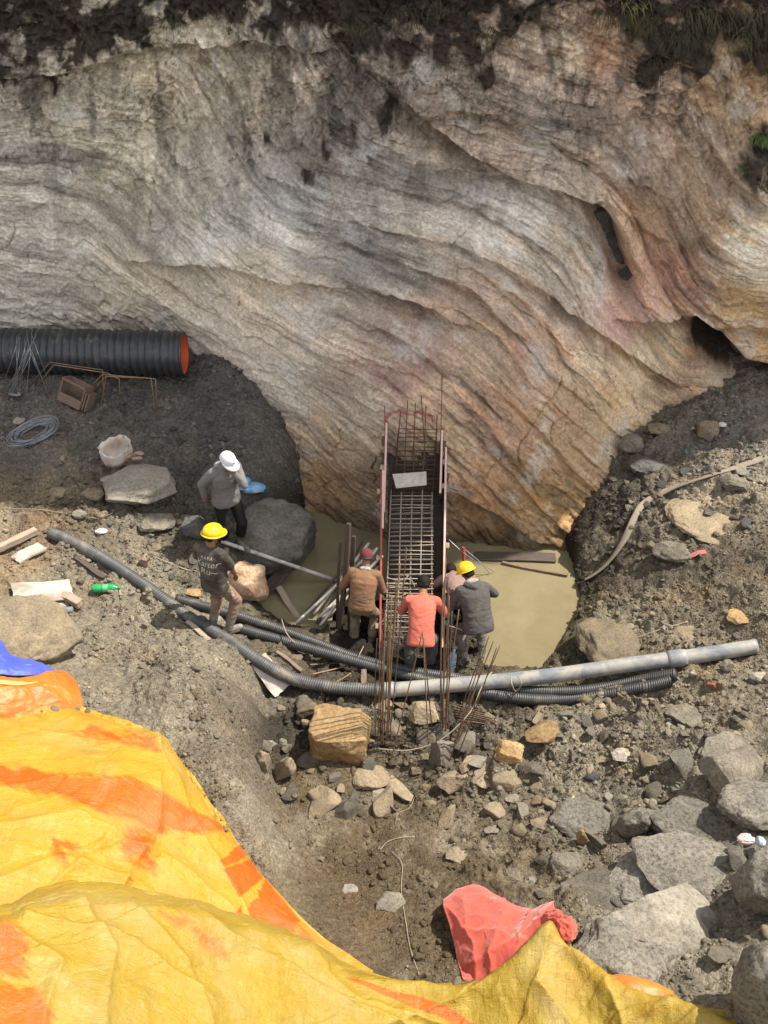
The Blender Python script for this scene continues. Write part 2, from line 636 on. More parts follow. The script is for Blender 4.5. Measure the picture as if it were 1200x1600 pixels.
# rough broken rock
out += (0.03 + 0.07 * rough_mask) * fbm2(X * 3.1, Z * 3.1, 6, 0.62)
for k, (fr_, am) in enumerate(((4.5, .075), (10.0, .045), (22.0, .022))):      # chipped, broken surface higher up
    wq = .5 * fbm2(X * fr_ * .7 + k, Z * fr_ * .7, 3)
    w1, w2, a1, a2, ex, ey = worley(X * fr_ + wq, Z * fr_ * 1.5 + wq, 5.1 * k)
    out += am * (0.25 + .9 * rough_mask) * sstep(-.2, .35, fbm2(X * 1.2 + 7 * k, Z * 1.2 + 3, 3)) * ((a1 - .5) + 1.1 * (a2 - .5) * ex + (a1 - .3) * ey)
# joints across the layers
jw = np.abs(noise2(Tv / 70.0 + 0.3 * fbm2(X * 2, Z * 2, 3), Sv / 130.0 + 9))
jm = sstep(0.05, 0.4, fbm2(X * 0.9 + 21, Z * 0.9 + 4, 3))
out -= 0.05 * jm * np.exp(-(jw / 0.022) ** 2)
# blocks knocked out of the layers
cell = np.floor(Sv / 13 + 0.5 * fbm2(Tv / 120, Sv / 60, 2)) * 7.13 + np.floor(Tv / 44 + 0.7 * noise2(Sv / 40, Tv / 70)) * 3.71
ch = np.sin(cell * 91.7) * 4375.85; ch = ch - np.floor(ch)
out += 0.045 * (ch - 0.5) * sstep(0.1, 0.45, fbm2(X * 1.3 + 3, Z * 1.3 + 8, 3))

for k, (sx, sy, am) in enumerate(((70, 150, .10), (30, 75, .055), (13, 34, .026))):
    w1, w2, a1, a2, ex, ey = worley(Sv / sx + .5 * fbm2(X * 2, Z * 2 + k, 3), Tv / sy + .5 * fbm2(X * 2 + 5, Z * 2 + k, 3), k * 1.7)
    wt = 0.45 + 0.75 * sstep(-.1, .4, fbm2(X * .8 + 3 * k, Z * .8 + 1, 3))
    out += am * (.55 + .65 * rough_mask) * wt * ((a1 - .5) * .9 + (a2 - .5) * 1.6 * ex + (a1 - .3) * 1.2 * ey) * sstep(0.0, .10, w2)

WOB = 9 * fbm2(X * 1.7 + 9, Z * 1.7, 4)


def ledge(poly, A, wa, B, wb):
    d, s = seg_dist(PX + WOB, PY + WOB, poly)
    q = d * s
    end = 1.0
    return end * np.where(q < 0, A * np.exp(-(q / wa) ** 2), A * np.exp(-(q / 4.0) ** 2) - B * (1 - np.exp(-(q / 5.0) ** 2)) * np.exp(-(q / wb) ** 2))


out += ledge([(225, 398), (300, 402), (360, 416), (450, 434), (560, 441), (650, 470), (705, 500)], .18, 34, .26, 36)
out += ledge([(640, 150), (680, 190), (740, 235), (800, 265), (860, 285), (920, 310), (962, 345), (990, 430)], .20, 36, .38, 26)
out += ledge([(1035, 488), (1085, 482), (1125, 512), (1165, 552), (1215, 570)], .22, 46, .70, 46)
out += ledge([(470, 300), (560, 338), (700, 380), (800, 415), (870, 465)], .09, 24, .11, 20)
out += ledge([(560, 385), (660, 420), (740, 455), (810, 520)], .08, 20, .11, 18)
out += ledge([(880, 470), (950, 520), (1005, 560), (1050, 590)], .15, 24, .18, 26)
out += ledge([(0, 108), (60, 112), (130, 100), (200, 76), (280, 62), (330, 75), (400, 60), (480, 70)], .18, 40, .2, 28)
out += ledge([(830, 100), (900, 130), (990, 150), (1060, 140)], .06, 20, .08, 20)
out += ledge([(330, 85), (385, 170), (410, 260), (470, 290)], .12, 24, .12, 24)
out += ledge([(1120, 240), (1160, 290), (1200, 320)], .12, 30, .18, 26)
out += ledge([(760, 590), (840, 670), (905, 740)], .03, 20, .05, 16)
out += ledge([(560, 560), (660, 590), (760, 660), (830, 760)], .03, 16, .04, 16)
out += ledge([(500, 720), (560, 770), (600, 810)], .05, 18, .08, 18)
out += ledge([(760, 700), (830, 780), (890, 830)], .04, 14, .07, 14)
out += ledge([(730, 780), (800, 820), (860, 848)], .04, 12, .08, 14)
d, s = seg_dist(PX + WOB * 0.4, PY + WOB * 0.4, [(936, 335), (948, 365), (962, 392), (978, 435)])
hole = np.exp(-(np.maximum(d - 12, 0) / 9) ** 2)
out -= 0.34 * hole
d, s = seg_dist(PX + WOB * 0.3, PY, [(1112, 548), (1150, 578), (1210, 592)])
hollow = np.exp(-(np.maximum(d - 8, 0) / 16) ** 2)
out -= 0.36 * hollow
# hanging moss and soil along the top
mb = np.array([(-250, 120), (0, 132), (80, 142), (130, 102), (200, 74), (280, 62), (320, 50), (350, 34), (420, 62), (480, 42), (520, 62), (560, 108), (600, 92), (640, 100),
               (680, 92), (740, 100), (790, 92), (830, 46), (850, 8), (940, 12), (968, 55), (1000, 128), (1050, 120), (1100, 122), (1130, 66), (1160, 112), (1200, 132), (1440, 150)], float)
mline = np.interp(PX, mb[:, 0], mb[:, 1]) - 12
mn = 26 * fbm2(X * 2.6, Z * 1.1, 5, 0.6) + 16 * fbm2(X * 9.0, Z * 3.0, 4)
moss = sstep(10, -8, PY - mline + mn)
moss *= sstep(0.40, 0.14, fbm2(X * 2.2 + 31, Z * 2.6, 5, 0.6))
for (qx, qy, qr) in ((600, 178, 20), (515, 240, 14), (690, 70, 30), (1190, 225, 30), (1168, 262, 28), (480, 270, 12), (420, 210, 12), (1200, 280, 20), (760, 120, 14), (1010, 110, 20)):
    dd = np.hypot(PX - qx, (PY - qy) * 0.8) + mn * 0.5
    moss = np.maximum(moss, sstep(qr, qr * 0.5, dd))
out += moss * (0.05 + 0.07 * fbm2(X * 7, Z * 7, 5, 0.65))

Yf = Y0 - out
# colours of the rock, laid where the photograph has them
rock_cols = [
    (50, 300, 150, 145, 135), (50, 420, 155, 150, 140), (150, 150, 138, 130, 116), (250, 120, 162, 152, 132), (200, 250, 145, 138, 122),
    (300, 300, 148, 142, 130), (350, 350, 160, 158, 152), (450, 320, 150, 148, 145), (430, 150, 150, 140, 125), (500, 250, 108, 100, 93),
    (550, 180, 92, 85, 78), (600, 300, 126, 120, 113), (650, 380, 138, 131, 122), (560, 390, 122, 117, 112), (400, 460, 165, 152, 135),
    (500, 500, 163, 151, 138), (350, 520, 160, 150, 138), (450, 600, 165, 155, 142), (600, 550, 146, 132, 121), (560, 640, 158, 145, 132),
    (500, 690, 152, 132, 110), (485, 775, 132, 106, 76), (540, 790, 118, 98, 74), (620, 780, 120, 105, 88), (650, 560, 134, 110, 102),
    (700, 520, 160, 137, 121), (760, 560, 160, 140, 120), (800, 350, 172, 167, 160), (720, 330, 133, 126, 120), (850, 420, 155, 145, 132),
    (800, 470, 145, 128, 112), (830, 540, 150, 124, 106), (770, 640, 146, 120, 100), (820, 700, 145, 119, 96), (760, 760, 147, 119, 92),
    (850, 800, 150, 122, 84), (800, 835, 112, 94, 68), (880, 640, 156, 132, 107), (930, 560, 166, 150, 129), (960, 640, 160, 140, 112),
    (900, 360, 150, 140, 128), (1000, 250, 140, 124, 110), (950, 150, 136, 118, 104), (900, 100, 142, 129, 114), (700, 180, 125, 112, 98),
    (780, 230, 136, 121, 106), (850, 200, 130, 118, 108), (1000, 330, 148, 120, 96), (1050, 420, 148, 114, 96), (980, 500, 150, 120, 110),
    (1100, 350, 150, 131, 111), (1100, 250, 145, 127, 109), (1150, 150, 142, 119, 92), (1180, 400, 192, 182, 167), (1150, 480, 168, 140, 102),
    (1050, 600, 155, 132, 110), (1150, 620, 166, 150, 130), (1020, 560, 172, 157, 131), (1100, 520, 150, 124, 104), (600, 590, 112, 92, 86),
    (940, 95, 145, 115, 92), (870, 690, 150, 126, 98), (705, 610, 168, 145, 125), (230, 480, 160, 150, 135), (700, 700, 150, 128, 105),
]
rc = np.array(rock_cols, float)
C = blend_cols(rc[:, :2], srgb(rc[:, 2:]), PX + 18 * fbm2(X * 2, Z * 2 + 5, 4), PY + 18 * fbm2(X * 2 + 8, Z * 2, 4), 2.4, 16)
lum = C.mean(-1, keepdims=True)
C = lum + (C - lum) * (0.86 + 0.08 * sstep(420, 620, PY) * sstep(420, 560, PX))[..., None]
C *= 1.44 * np.array([1.02, 1.0, 0.955])
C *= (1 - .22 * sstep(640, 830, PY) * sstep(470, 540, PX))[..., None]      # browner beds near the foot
# layers of lighter and darker rock
b1 = fbm2(Sv / 26.0, Tv / 260.0, 5, 0.62)
b2 = fbm2(Sv / 7.0 + 50, Tv / 110.0, 4, 0.6)
b3 = fbm2(Sv / 2.6 + 5, Tv / 50.0, 3, 0.6)
b0 = fbm2(Sv / 75.0 + 15, Tv / 420.0 + 3, 4, 0.55)
sm = sstep(-.25, .35, fbm2(X * .9 + 50, Z * .9 + 20, 3) + .5 * b0)       # worn smooth in places
tone = 1 + 0.46 * b0 + (0.36 + 0.16 * sm) * b1 + (0.12 + 0.26 * sm) * b2 + (0.05 + 0.22 * sm) * b3
C *= np.clip(tone, 0.38, 1.6)[..., None]
och = sstep(0.12, 0.55, fbm2(Sv / 15.0 + 90, Tv / 150.0, 4)) * sstep(480, 760, PX) * sstep(250, 420, PY)
C = C * (1 - 0.4 * och[..., None]) + 0.4 * och[..., None] * C * np.array([1.1, 0.86, 0.60])
C *= np.exp((0.12 + .32 * rough_mask) * fbm2(X * 4.5 + 5, Z * 4.5, 5, .62) + (0.06 + .38 * rough_mask) * fbm2(X * 15, Z * 15, 4, .65))[..., None]
# pale lime bloom and dark water stains
lime = sstep(0.20, 0.60, fbm2(X * 1.4 + 60, Z * 1.6, 6, 0.62) + 0.25 * b2)
C = C * (1 - 0.38 * lime[..., None]) + 0.38 * lime[..., None] * np.array([0.62, 0.60, 0.56])
stain = sstep(0.12, 0.5, fbm2(X * 2.0 + 11, Z * 0.5 + 2, 5, 0.6) + 0.15 * fbm2(X * 9, Z * 6, 3)) * sstep(520, 120, PY)
C *= (1 - 0.55 * stain)[..., None]
spk = sstep(0.25, 0.5, fbm2(X * 16, Z * 16, 3, 0.7)) * sstep(430, 150, PY) * sstep(0.0, 0.4, fbm2(X * 1.7 + 5, Z * 1.7, 3))
C *= (1 - 0.6 * spk)[..., None]
# red spray paint at the head of the form
d, s = seg_dist(PX, PY, [(604, 650), (625, 646), (640, 652), (655, 648), (674, 654), (677, 664)])
red = sstep(5.0, 1.5, d + 2.0 * fbm2(X * 14, Z * 14, 3) + 1.0)
d, s = seg_dist(PX, PY, [(603, 650), (605, 662)])
red = np.maximum(red, 0.7 * sstep(4, 1.5, d + 1.5 * fbm2(X * 14, Z * 14, 3)))
C = C * (1 - 0.8 * red[..., None]) + 0.8 * red[..., None] * np.array([0.26, 0.035, 0.04])
mcol = np.array([0.046, 0.036, 0.026]) * (1 + 0.6 * fbm2(X * 12, Z * 12, 4))[..., None]
C = C * (1 - moss[..., None]) + moss[..., None] * mcol
soil = sstep(.45, .9, hollow + .25 * fbm2(X * 6, Z * 6, 4))[..., None]      # earth caught in the hollow
C = C * (1 - soil) + soil * np.array([0.075, 0.06, 0.048])
# damp foot of the rock at the water
wet = sstep(0.28, 0.02, Z + 0.12 * fbm2(X * 3, Z * 0.2, 3)) * sstep(470, 520, PX)
C *= (1 - 0.5 * wet)[..., None]
C = np.clip(C, 0.008, 0.82)

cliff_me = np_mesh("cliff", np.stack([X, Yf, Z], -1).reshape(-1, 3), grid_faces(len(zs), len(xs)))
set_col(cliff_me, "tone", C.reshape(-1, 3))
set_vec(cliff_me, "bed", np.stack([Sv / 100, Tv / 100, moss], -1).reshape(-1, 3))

mr, nt, p = new_mat("bedded_rock")
at = N(nt, "ShaderNodeAttribute", attribute_name="tone")
be = N(nt, "ShaderNodeAttribute", attribute_name="bed")
tc = N(nt, "ShaderNodeTexCoord").outputs['Object']
mp = N(nt, "ShaderNodeMapping"); mp.inputs['Scale'].default_value = (42, 5, 0)
nt.links.new(be.outputs['Vector'], mp.inputs[0])
n1 = noise_n(nt, mp.outputs[0], 1.0, 6, 0.68, 0.15)
n2 = noise_n(nt, tc, 24, 7, 0.7)
f = ramp(nt, n1, 0.3, 0.7, (0.66,) * 3, (1.28,) * 3)
pm = ramp(nt, noise_n(nt, tc, 1.1, 5, 0.6, 0.4), 0.40, 0.62)      # layers show only where the face is not worn smooth
c = mixc(nt, pm, at.outputs['Color'], mixc(nt, 1.0, at.outputs['Color'], f, 'MULTIPLY'))
f = ramp(nt, n2, 0.32, 0.68, (0.62,) * 3, (1.34,) * 3)
c = mixc(nt, 1.0, c, f, 'MULTIPLY')
nt.links.new(c, p.inputs['Base Color'])
p.inputs['Roughness'].default_value = 0.85
p.inputs['Specular IOR Level'].default_value = 0.25
b = bump_n(nt, mixc(nt, pm, (.5, .5, .5), n1), 0.8, 0.03)
b = bump_n(nt, n2, 0.6, 0.014, b)
nt.links.new(b, p.inputs['Normal'])
cliff = link("cliff", cliff_me, mr)
tag(cliff, "tall folded rock cliff with bands of grey and tan layers", "cliff", kind="structure")
_cgrid = (xs, zs, Yf)


def cliff_y(x, z):
    i = int(np.clip(np.searchsorted(xs, x), 0, len(xs) - 1)); j = int(np.clip(np.searchsorted(zs, z), 0, len(zs) - 1))
    return float(Yf[j, i])


def on_cliff(px, py):
    """first point of the cliff along the line of sight of that pixel"""
    d = ray(px, py); t = 7.0
    while t < 20:
        q = d * t + Vector((0, 0, CAMH))
        if q.y >= cliff_y(q.x, q.z): return q
        t += 0.02
    return d * 13 + Vector((0, 0, CAMH))


# ------------------------------------------------------------------ GROUND
gpts = [
    (-100, 560, 1.15), (0, 575, 1.12), (150, 578, 1.12), (290, 590, 1.08), (330, 570, 1.22), (380, 605, 1.1), (425, 690, 0.80), (440, 760, 0.5),
    (0, 640, .95), (150, 650, .95), (250, 640, .97), (0, 720, .86), (100, 730, .86), (210, 765, .78), (330, 700, .78), (330, 790, .58),
    (380, 820, .45), (362, 855, .42), (0, 850, .80), (100, 850, .75), (180, 850, .7), (260, 860, .58), (330, 930, .42),
    (345, 985, .40), (280, 960, .5), (60, 950, .82), (180, 930, .66), (100, 1020, .9), (200, 1050, .82), (0, 1000, 1.15), (-100, 950, 1.2),
    (400, 985, .22), (440, 985, .1), (480, 1000, .02), (520, 1010, -.02), (560, 1010, -.08), (620, 1010, -.1), (680, 1010, -.1), (730, 1005, -.06),
    (520, 960, -.12), (560, 930, -.12), (640, 930, -.12), (720, 950, -.12), (600, 880, -.2), (500, 880, -.3), (450, 900, -.3), (800, 950, -.35), (850, 900, -.35),
    (560, 1045, -.02), (640, 1050, 0.0), (740, 1035, .05), (800, 1052, .07), (870, 1045, .1), (690, 1050, 0.0),
    (500, 1062, .06), (450, 1060, .2), (600, 1100, .06), (700, 1100, .1), (800, 1085, .14), (900, 1085, .24), (1000, 1065, .38), (1100, 1045, .5),
    (1175, 1020, .62), (395, 1050, .45), (374, 1090, .86), (352, 1150, 1.0), (376, 1230, .95), (398, 1300, .72), (424, 1095, .04), (428, 1130, .0), (434, 1200, .0), (454, 1290, .04),
    (500, 1350, .14), (600, 1300, .14), (600, 1400, .24), (600, 1500, .46), (680, 1210, .16), (700, 1250, .2), (700, 1380, .34), (800, 1200, .2), (800, 1300, .26),
    (800, 1420, .48), (700, 1500, .58), (250, 1180, 1.1), (160, 1100, 1.15), (60, 1080, 1.4), (300, 1290, .9), (400, 1400, .6), (470, 1470, .55),
    (900, 1200, .3), (1000, 1150, .45), (1000, 1300, .48), (1100, 1200, .68), (1180, 1100, .8), (1190, 1250, .9), (900, 1400, .6), (1050, 1450, .85),
    (1180, 1500, 1.15), (950, 1590, 1.05), (1150, 1620, 1.35), (920, 960, .22), (905, 1000, .2), (1000, 960, .42), (1000, 870, .55), (912, 900, .08), (893, 850, .22),
    (960, 770, .6), (965, 705, .8), (1050, 695, .95), (1130, 685, 1.02), (1200, 655, 1.08), (1300, 650, 1.1), (1100, 800, .85), (1190, 780, 1.02), (1190, 900, .92),
    (1300, 900, 1.1), (1050, 790, .8), (930, 835, .4), (1100, 950, .62), (0, 1300, 1.9), (200, 1350, 1.35), (0, 1600, 2.4), (300, 1600, 1.45), (500, 1600, .95), (700, 1600, .85),
    (900, 1640, 1.1), (1300, 1500, 1.5), (1300, 1200, 1.2), (-150, 1150, 1.9), (600, 830, -.3), (780, 840, -.3), (500, 830, -.3), (475, 800, .0),
    (200, 1900, 2.3), (600, 1900, 1.9), (1000, 1900, 1.9), (-300, 1700, 3.0), (1500, 1700, 1.8),
]
gq = [ptz(*g) for g in gpts]
gP = [(q.x, q.y) for q in gq]; gV = [q.z for q in gq]
for x in (-7, -4, -1, 2, 5, 8):
    gP.append((x, 13.5)); gV.append(1.2 if abs(x) > 2.5 else 0.0)
    gP.append((x, 0.2)); gV.append(2.2)
ground_tps = TPS(gP, gV, lam=1.5e-3)
gxs = np.concatenate([np.arange(-9, -5.4, 0.08), np.arange(-5.4, 5.6, 0.0145), np.arange(5.6, 9.01, 0.08)])
gys = np.concatenate([np.arange(0.2, 2.6, 0.06), np.arange(2.6, 12.6, 0.0145), np.arange(12.6, 13.6, 0.08)])
Xg, Yg = np.meshgrid(gxs, gys)
H = ground_tps(Xg, Yg)
pool_px = [(478, 790), (470, 815), (474, 850), (455, 885), (430, 905), (402, 925), (398, 945), (425, 968), (460, 978), (500, 985), (522, 972), (535, 950), (600, 935), (700, 935),
           (752, 985), (748, 1030), (760, 1046), (800, 1049), (845, 1042), (872, 1018), (886, 992), (903, 962), (907, 935), (900, 905), (896, 880), (885, 856), (870, 840), (700, 800), (560, 790)]
pool_w = [tuple(ptz(a, b, 0.0))[:2] for a, b in pool_px]
pd_, _ = seg_dist(Xg, Yg, pool_w + [pool_w[0]])
pin = in_poly(Xg, Yg, pool_w)
PXg, PYg = project(np.stack([Xg, Yg, H], -1))
shore = pd_ + 0.03 * fbm2(Xg * 4, Yg * 4, 3)
pit = ((PXg > 515) & (PXg < 750) & (PYg > 900) & (PYg < 1060))
H = np.where(pin, np.minimum(H, -0.01 - 0.3 * sstep(0.0, 0.35, shore)), H)
H = np.where(~pin & ~pit, np.maximum(H, 0.012 + 0.10 * sstep(0.0, 0.3, shore)), H)
slope_n = fbm2(Xg * 0.9, Yg * 0.9, 4)
amp = 1 - 0.75 * (sstep(40, 10, np.hypot(PXg - 560, (PYg - 1370) * 0.8) - 110))
amp = np.where(pin, 0.3, amp)
Hn = 0.06 * slope_n + 0.055 * fbm2(Xg * 3.2 + 7, Yg * 3.2, 5, 0.55) * amp
cl = ridge2(Xg * 5.0 + 2, Yg * 5.0, 4)
Hn += amp * 0.03 * (0.6 - cl)
Hn += amp * 0.016 * fbm2(Xg * 14, Yg * 14, 4, 0.6) + 0.006 * fbm2(Xg * 42, Yg * 42, 3, 0.6)
# broken clods: flat-topped lumps with worn edges, in three sizes
clod_zone = np.maximum.reduce([sstep(230, 60, np.hypot((PXg - 1020), (PYg - 1150))), sstep(260, 80, np.hypot((PXg - 680) * 0.8, (PYg - 1170) * 1.6)),
                               0.8 * sstep(220, 60, np.hypot(PXg - 1060, PYg - 760)), 0.7 * sstep(240, 60, np.hypot(PXg - 220, PYg - 830)), 0.6 * sstep(220, 60, np.hypot(PXg - 860, PYg - 1340)), 0.5 * sstep(150, 40, np.hypot(PXg - 1000, PYg - 920)), 0.25 + 0 * Xg])
for k, (fr_, am) in enumerate(((1.5, .20), (3.4, .13), (8.0, .055), (19.0, .022))):
    w1, w2, a1, a2, ex, ey = worley(Xg * fr_ + .45 * fbm2(Xg * fr_ * .8, Yg * fr_ * .8, 3), Yg * fr_ + .45 * fbm2(Xg * fr_ * .8 + 9, Yg * fr_ * .8, 3), 2.3 * k)
    Hn += (clod_zone if k else clod_zone * .6) * amp * am * ((a1 - .4) + 0.9 * (a2 - .5) * ex + .9 * (a1 - .5) * ey) * sstep(0.0, .16 + .14 * a2, w2)
H = H + np.where(pin, Hn * 0.3, Hn)
H = np.where(~pin & ~pit, np.maximum(H, 0.004 + 0.05 * sstep(0, 0.12, pd_)), H)

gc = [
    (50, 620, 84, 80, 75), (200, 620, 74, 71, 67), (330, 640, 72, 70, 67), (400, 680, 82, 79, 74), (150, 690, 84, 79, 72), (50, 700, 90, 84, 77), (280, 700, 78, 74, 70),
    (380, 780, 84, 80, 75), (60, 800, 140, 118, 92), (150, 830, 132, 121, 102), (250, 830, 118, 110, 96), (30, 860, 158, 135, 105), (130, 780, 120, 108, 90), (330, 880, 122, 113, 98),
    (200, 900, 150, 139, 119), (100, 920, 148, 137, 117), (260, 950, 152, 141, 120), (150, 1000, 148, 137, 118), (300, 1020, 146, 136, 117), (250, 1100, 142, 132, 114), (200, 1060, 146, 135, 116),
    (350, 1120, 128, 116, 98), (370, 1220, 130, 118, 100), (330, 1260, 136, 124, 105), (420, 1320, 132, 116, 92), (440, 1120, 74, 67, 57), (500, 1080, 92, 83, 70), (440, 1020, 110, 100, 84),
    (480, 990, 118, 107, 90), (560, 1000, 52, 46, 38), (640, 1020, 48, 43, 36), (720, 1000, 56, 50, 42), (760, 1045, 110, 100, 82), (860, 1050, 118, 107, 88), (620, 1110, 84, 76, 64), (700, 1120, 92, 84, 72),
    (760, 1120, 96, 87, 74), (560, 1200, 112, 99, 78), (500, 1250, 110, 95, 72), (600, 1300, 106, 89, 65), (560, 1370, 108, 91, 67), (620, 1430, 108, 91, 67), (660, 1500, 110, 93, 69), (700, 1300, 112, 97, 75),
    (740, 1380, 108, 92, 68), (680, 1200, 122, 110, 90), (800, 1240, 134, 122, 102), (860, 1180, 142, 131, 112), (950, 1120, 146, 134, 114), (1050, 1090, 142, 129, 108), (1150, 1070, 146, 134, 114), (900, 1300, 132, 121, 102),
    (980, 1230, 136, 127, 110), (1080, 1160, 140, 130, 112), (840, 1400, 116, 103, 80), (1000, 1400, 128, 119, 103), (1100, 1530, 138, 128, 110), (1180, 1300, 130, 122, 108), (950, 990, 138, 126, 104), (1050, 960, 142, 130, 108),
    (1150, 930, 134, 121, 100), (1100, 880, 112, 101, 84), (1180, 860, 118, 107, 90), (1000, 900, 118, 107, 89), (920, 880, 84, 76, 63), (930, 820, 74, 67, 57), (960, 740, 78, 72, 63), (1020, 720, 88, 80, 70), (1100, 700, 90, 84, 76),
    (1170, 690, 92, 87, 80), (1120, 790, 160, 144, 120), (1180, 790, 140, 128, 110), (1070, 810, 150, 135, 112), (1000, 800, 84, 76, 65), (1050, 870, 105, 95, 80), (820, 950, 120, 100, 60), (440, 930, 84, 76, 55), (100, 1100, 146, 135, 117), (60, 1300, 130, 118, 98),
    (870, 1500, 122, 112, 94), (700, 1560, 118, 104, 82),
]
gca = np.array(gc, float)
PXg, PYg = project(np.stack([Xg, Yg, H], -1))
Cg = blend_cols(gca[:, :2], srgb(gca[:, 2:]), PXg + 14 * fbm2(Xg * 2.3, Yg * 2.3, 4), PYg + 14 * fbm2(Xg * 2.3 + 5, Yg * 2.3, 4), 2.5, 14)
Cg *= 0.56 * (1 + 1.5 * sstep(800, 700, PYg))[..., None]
lg_ = Cg.mean(-1, keepdims=True); Cg = (lg_ + (Cg - lg_) * 0.84) * np.array([1.0, 1.0, .975])
Cg *= np.clip(1 + 0.28 * fbm2(Xg * 2.6 + 70, Yg * 2.6, 6, 0.62), 0.45, 1.6)[..., None]
Cg *= np.clip(1 + 0.30 * fbm2(Xg * 22, Yg * 22, 3, 0.7), 0.4, 1.7)[..., None]
lim = sstep(0.22, 0.55, fbm2(Xg * 2.0 + 13, Yg * 2.0 + 40, 6, 0.6))
Cg = Cg * (1 - 0.35 * lim[..., None]) + 0.35 * lim[..., None] * Cg * np.array([1.30, 1.12, 0.86])
pale = sstep(0.05, 0.5, fbm2(Xg * 1.3 + 33, Yg * 1.3 + 2, 6, 0.62)) * sstep(720, 820, PYg)
Cg = Cg * (1 - 0.4 * pale[..., None]) + 0.4 * pale[..., None] * np.array([0.24, 0.21, 0.158])
wetb = np.where(pin, 1.0, sstep(0.22, 0.02, shore))
Cg *= (1 - 0.45 * wetb)[..., None]
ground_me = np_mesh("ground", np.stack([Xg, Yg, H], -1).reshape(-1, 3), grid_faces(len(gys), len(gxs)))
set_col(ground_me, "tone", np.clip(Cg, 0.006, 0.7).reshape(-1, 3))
mg, nt, p = new_mat("gravelly_mud")
at = N(nt, "ShaderNodeAttribute", attribute_name="tone")
tc = N(nt, "ShaderNodeTexCoord").outputs['Object']
vo = N(nt, "ShaderNodeTexVoronoi"); vo.inputs['Scale'].default_value = 46; vo.inputs['Randomness'].default_value = 1
nt.links.new(tc, vo.inputs['Vector'])
vo2 = N(nt, "ShaderNodeTexVoronoi"); vo2.inputs['Scale'].default_value = 95
nt.links.new(tc, vo2.inputs['Vector'])
n2 = noise_n(nt, tc, 34, 8, 0.7)
f = ramp(nt, n2, 0.3, 0.7, (0.7,) * 3, (1.3,) * 3)
c = mixc(nt, 1.0, at.outputs['Color'], f, 'MULTIPLY')
sepc = N(nt, "ShaderNodeSeparateColor"); nt.links.new(vo.outputs['Color'], sepc.inputs[0])
f = ramp(nt, sepc.outputs[0], 0.0, 1.0, (0.70,) * 3, (1.35,) * 3)
c = mixc(nt, 0.7, c, mixc(nt, 1.0, c, f, 'MULTIPLY'))
nt.links.new(c, p.inputs['Base Color'])
p.inputs['Roughness'].default_value = 0.9
p.inputs['Specular IOR Level'].default_value = 0.2
inv = N(nt, "ShaderNodeMath", operation='SUBTRACT'); inv.inputs[0].default_value = 1
nt.links.new(vo.outputs['Distance'], inv.inputs[1])
b = bump_n(nt, inv.outputs[0], 0.7, 0.014)
inv2 = N(nt, "ShaderNodeMath", operation='SUBTRACT'); inv2.inputs[0].default_value = 1
nt.links.new(vo2.outputs['Distance'], inv2.inputs[1])
b = bump_n(nt, inv2.outputs[0], 0.6, 0.007, b)
b = bump_n(nt, n2, 0.8, 0.015, b)
nt.links.new(b, p.inputs['Normal'])
ground = link("ground", ground_me, mg)
tag(ground, "muddy gravel ground of the excavation below the cliff", "ground", kind="structure")


def gz(x, y):
    i = int(np.clip(np.searchsorted(gxs, x) - 1, 0, len(gxs) - 2)); j = int(np.clip(np.searchsorted(gys, y) - 1, 0, len(gys) - 2))
    a = min(max((x - gxs[i]) / (gxs[i + 1] - gxs[i]), 0), 1); b = min(max((y - gys[j]) / (gys[j + 1] - gys[j]), 0), 1)
    return float(H[j, i] * (1 - a) * (1 - b) + H[j, i + 1] * a * (1 - b) + H[j + 1, i] * (1 - a) * b + H[j + 1, i + 1] * a * b)


def g_at(px, py, lift=0.0):
    """point of the ground on the line of sight of that pixel"""
    d = ray(px, py); t = 2.0
    while t < 20:
        q = d * t + Vector((0, 0, CAMH))
        if q.z - lift <= gz(q.x, q.y): return q
        t += 0.012
    return d * 12 + Vector((0, 0, CAMH))


def px_m(p, px):
    """metres that `px` pixels of the photograph cover at point p"""
    return px * depth_of(p) / FPX


# ------------------------------------------------------------------ WATER
poly = catmull([Vector((a, b, 0)) for a, b in pool_w] + [Vector((*pool_w[0], 0))], 160)[:-1]
cxw = sum(q.x for q in poly) / len(poly); cyw = sum(q.y for q in poly) / len(poly)
big = []
for q in poly:                          # run the sheet a little under the banks
    dv = Vector((q.x - cxw, q.y - cyw, 0)); big.append(q + dv.normalized() * 0.05)
bm = bmesh.new()
fv = [bm.verts.new(q) for q in big]
bm.faces.new(fv)
bmesh.ops.triangulate(bm, faces=bm.faces[:])
me = bpy.data.meshes.new("water"); bm.to_mesh(me); bm.free()
mw, nt, p = new_mat("silty_water")
tc = N(nt, "ShaderNodeTexCoord").outputs['Object']
nz = ramp(nt, noise_n(nt, tc, 1.4, 6, 0.6, 0.5), 0.3, 0.7)
c = mixc(nt, nz, (0.160, 0.136, 0.076), (0.218, 0.188, 0.112))
fl = ramp(nt, noise_n(nt, tc, 38, 3, 0.6), 0.70, 0.74)
c = mixc(nt, fl, c, (0.32, 0.28, 0.17))
nt.links.new(c, p.inputs['Base Color'])
p.inputs['Roughness'].default_value = 0.05
p.inputs['Specular IOR Level'].default_value = 0.5
b = bump_n(nt, noise_n(nt, tc, 4, 5, 0.55, 0.6), 0.3, 0.04)
b = bump_n(nt, noise_n(nt, tc, 18, 4, 0.55), 0.16, 0.012, b)
nt.links.new(b, p.inputs['Normal'])
water = link("water", me, mw)
tag(water, "shallow pool of murky yellow water at the foot of the cliff", "water", kind="structure")

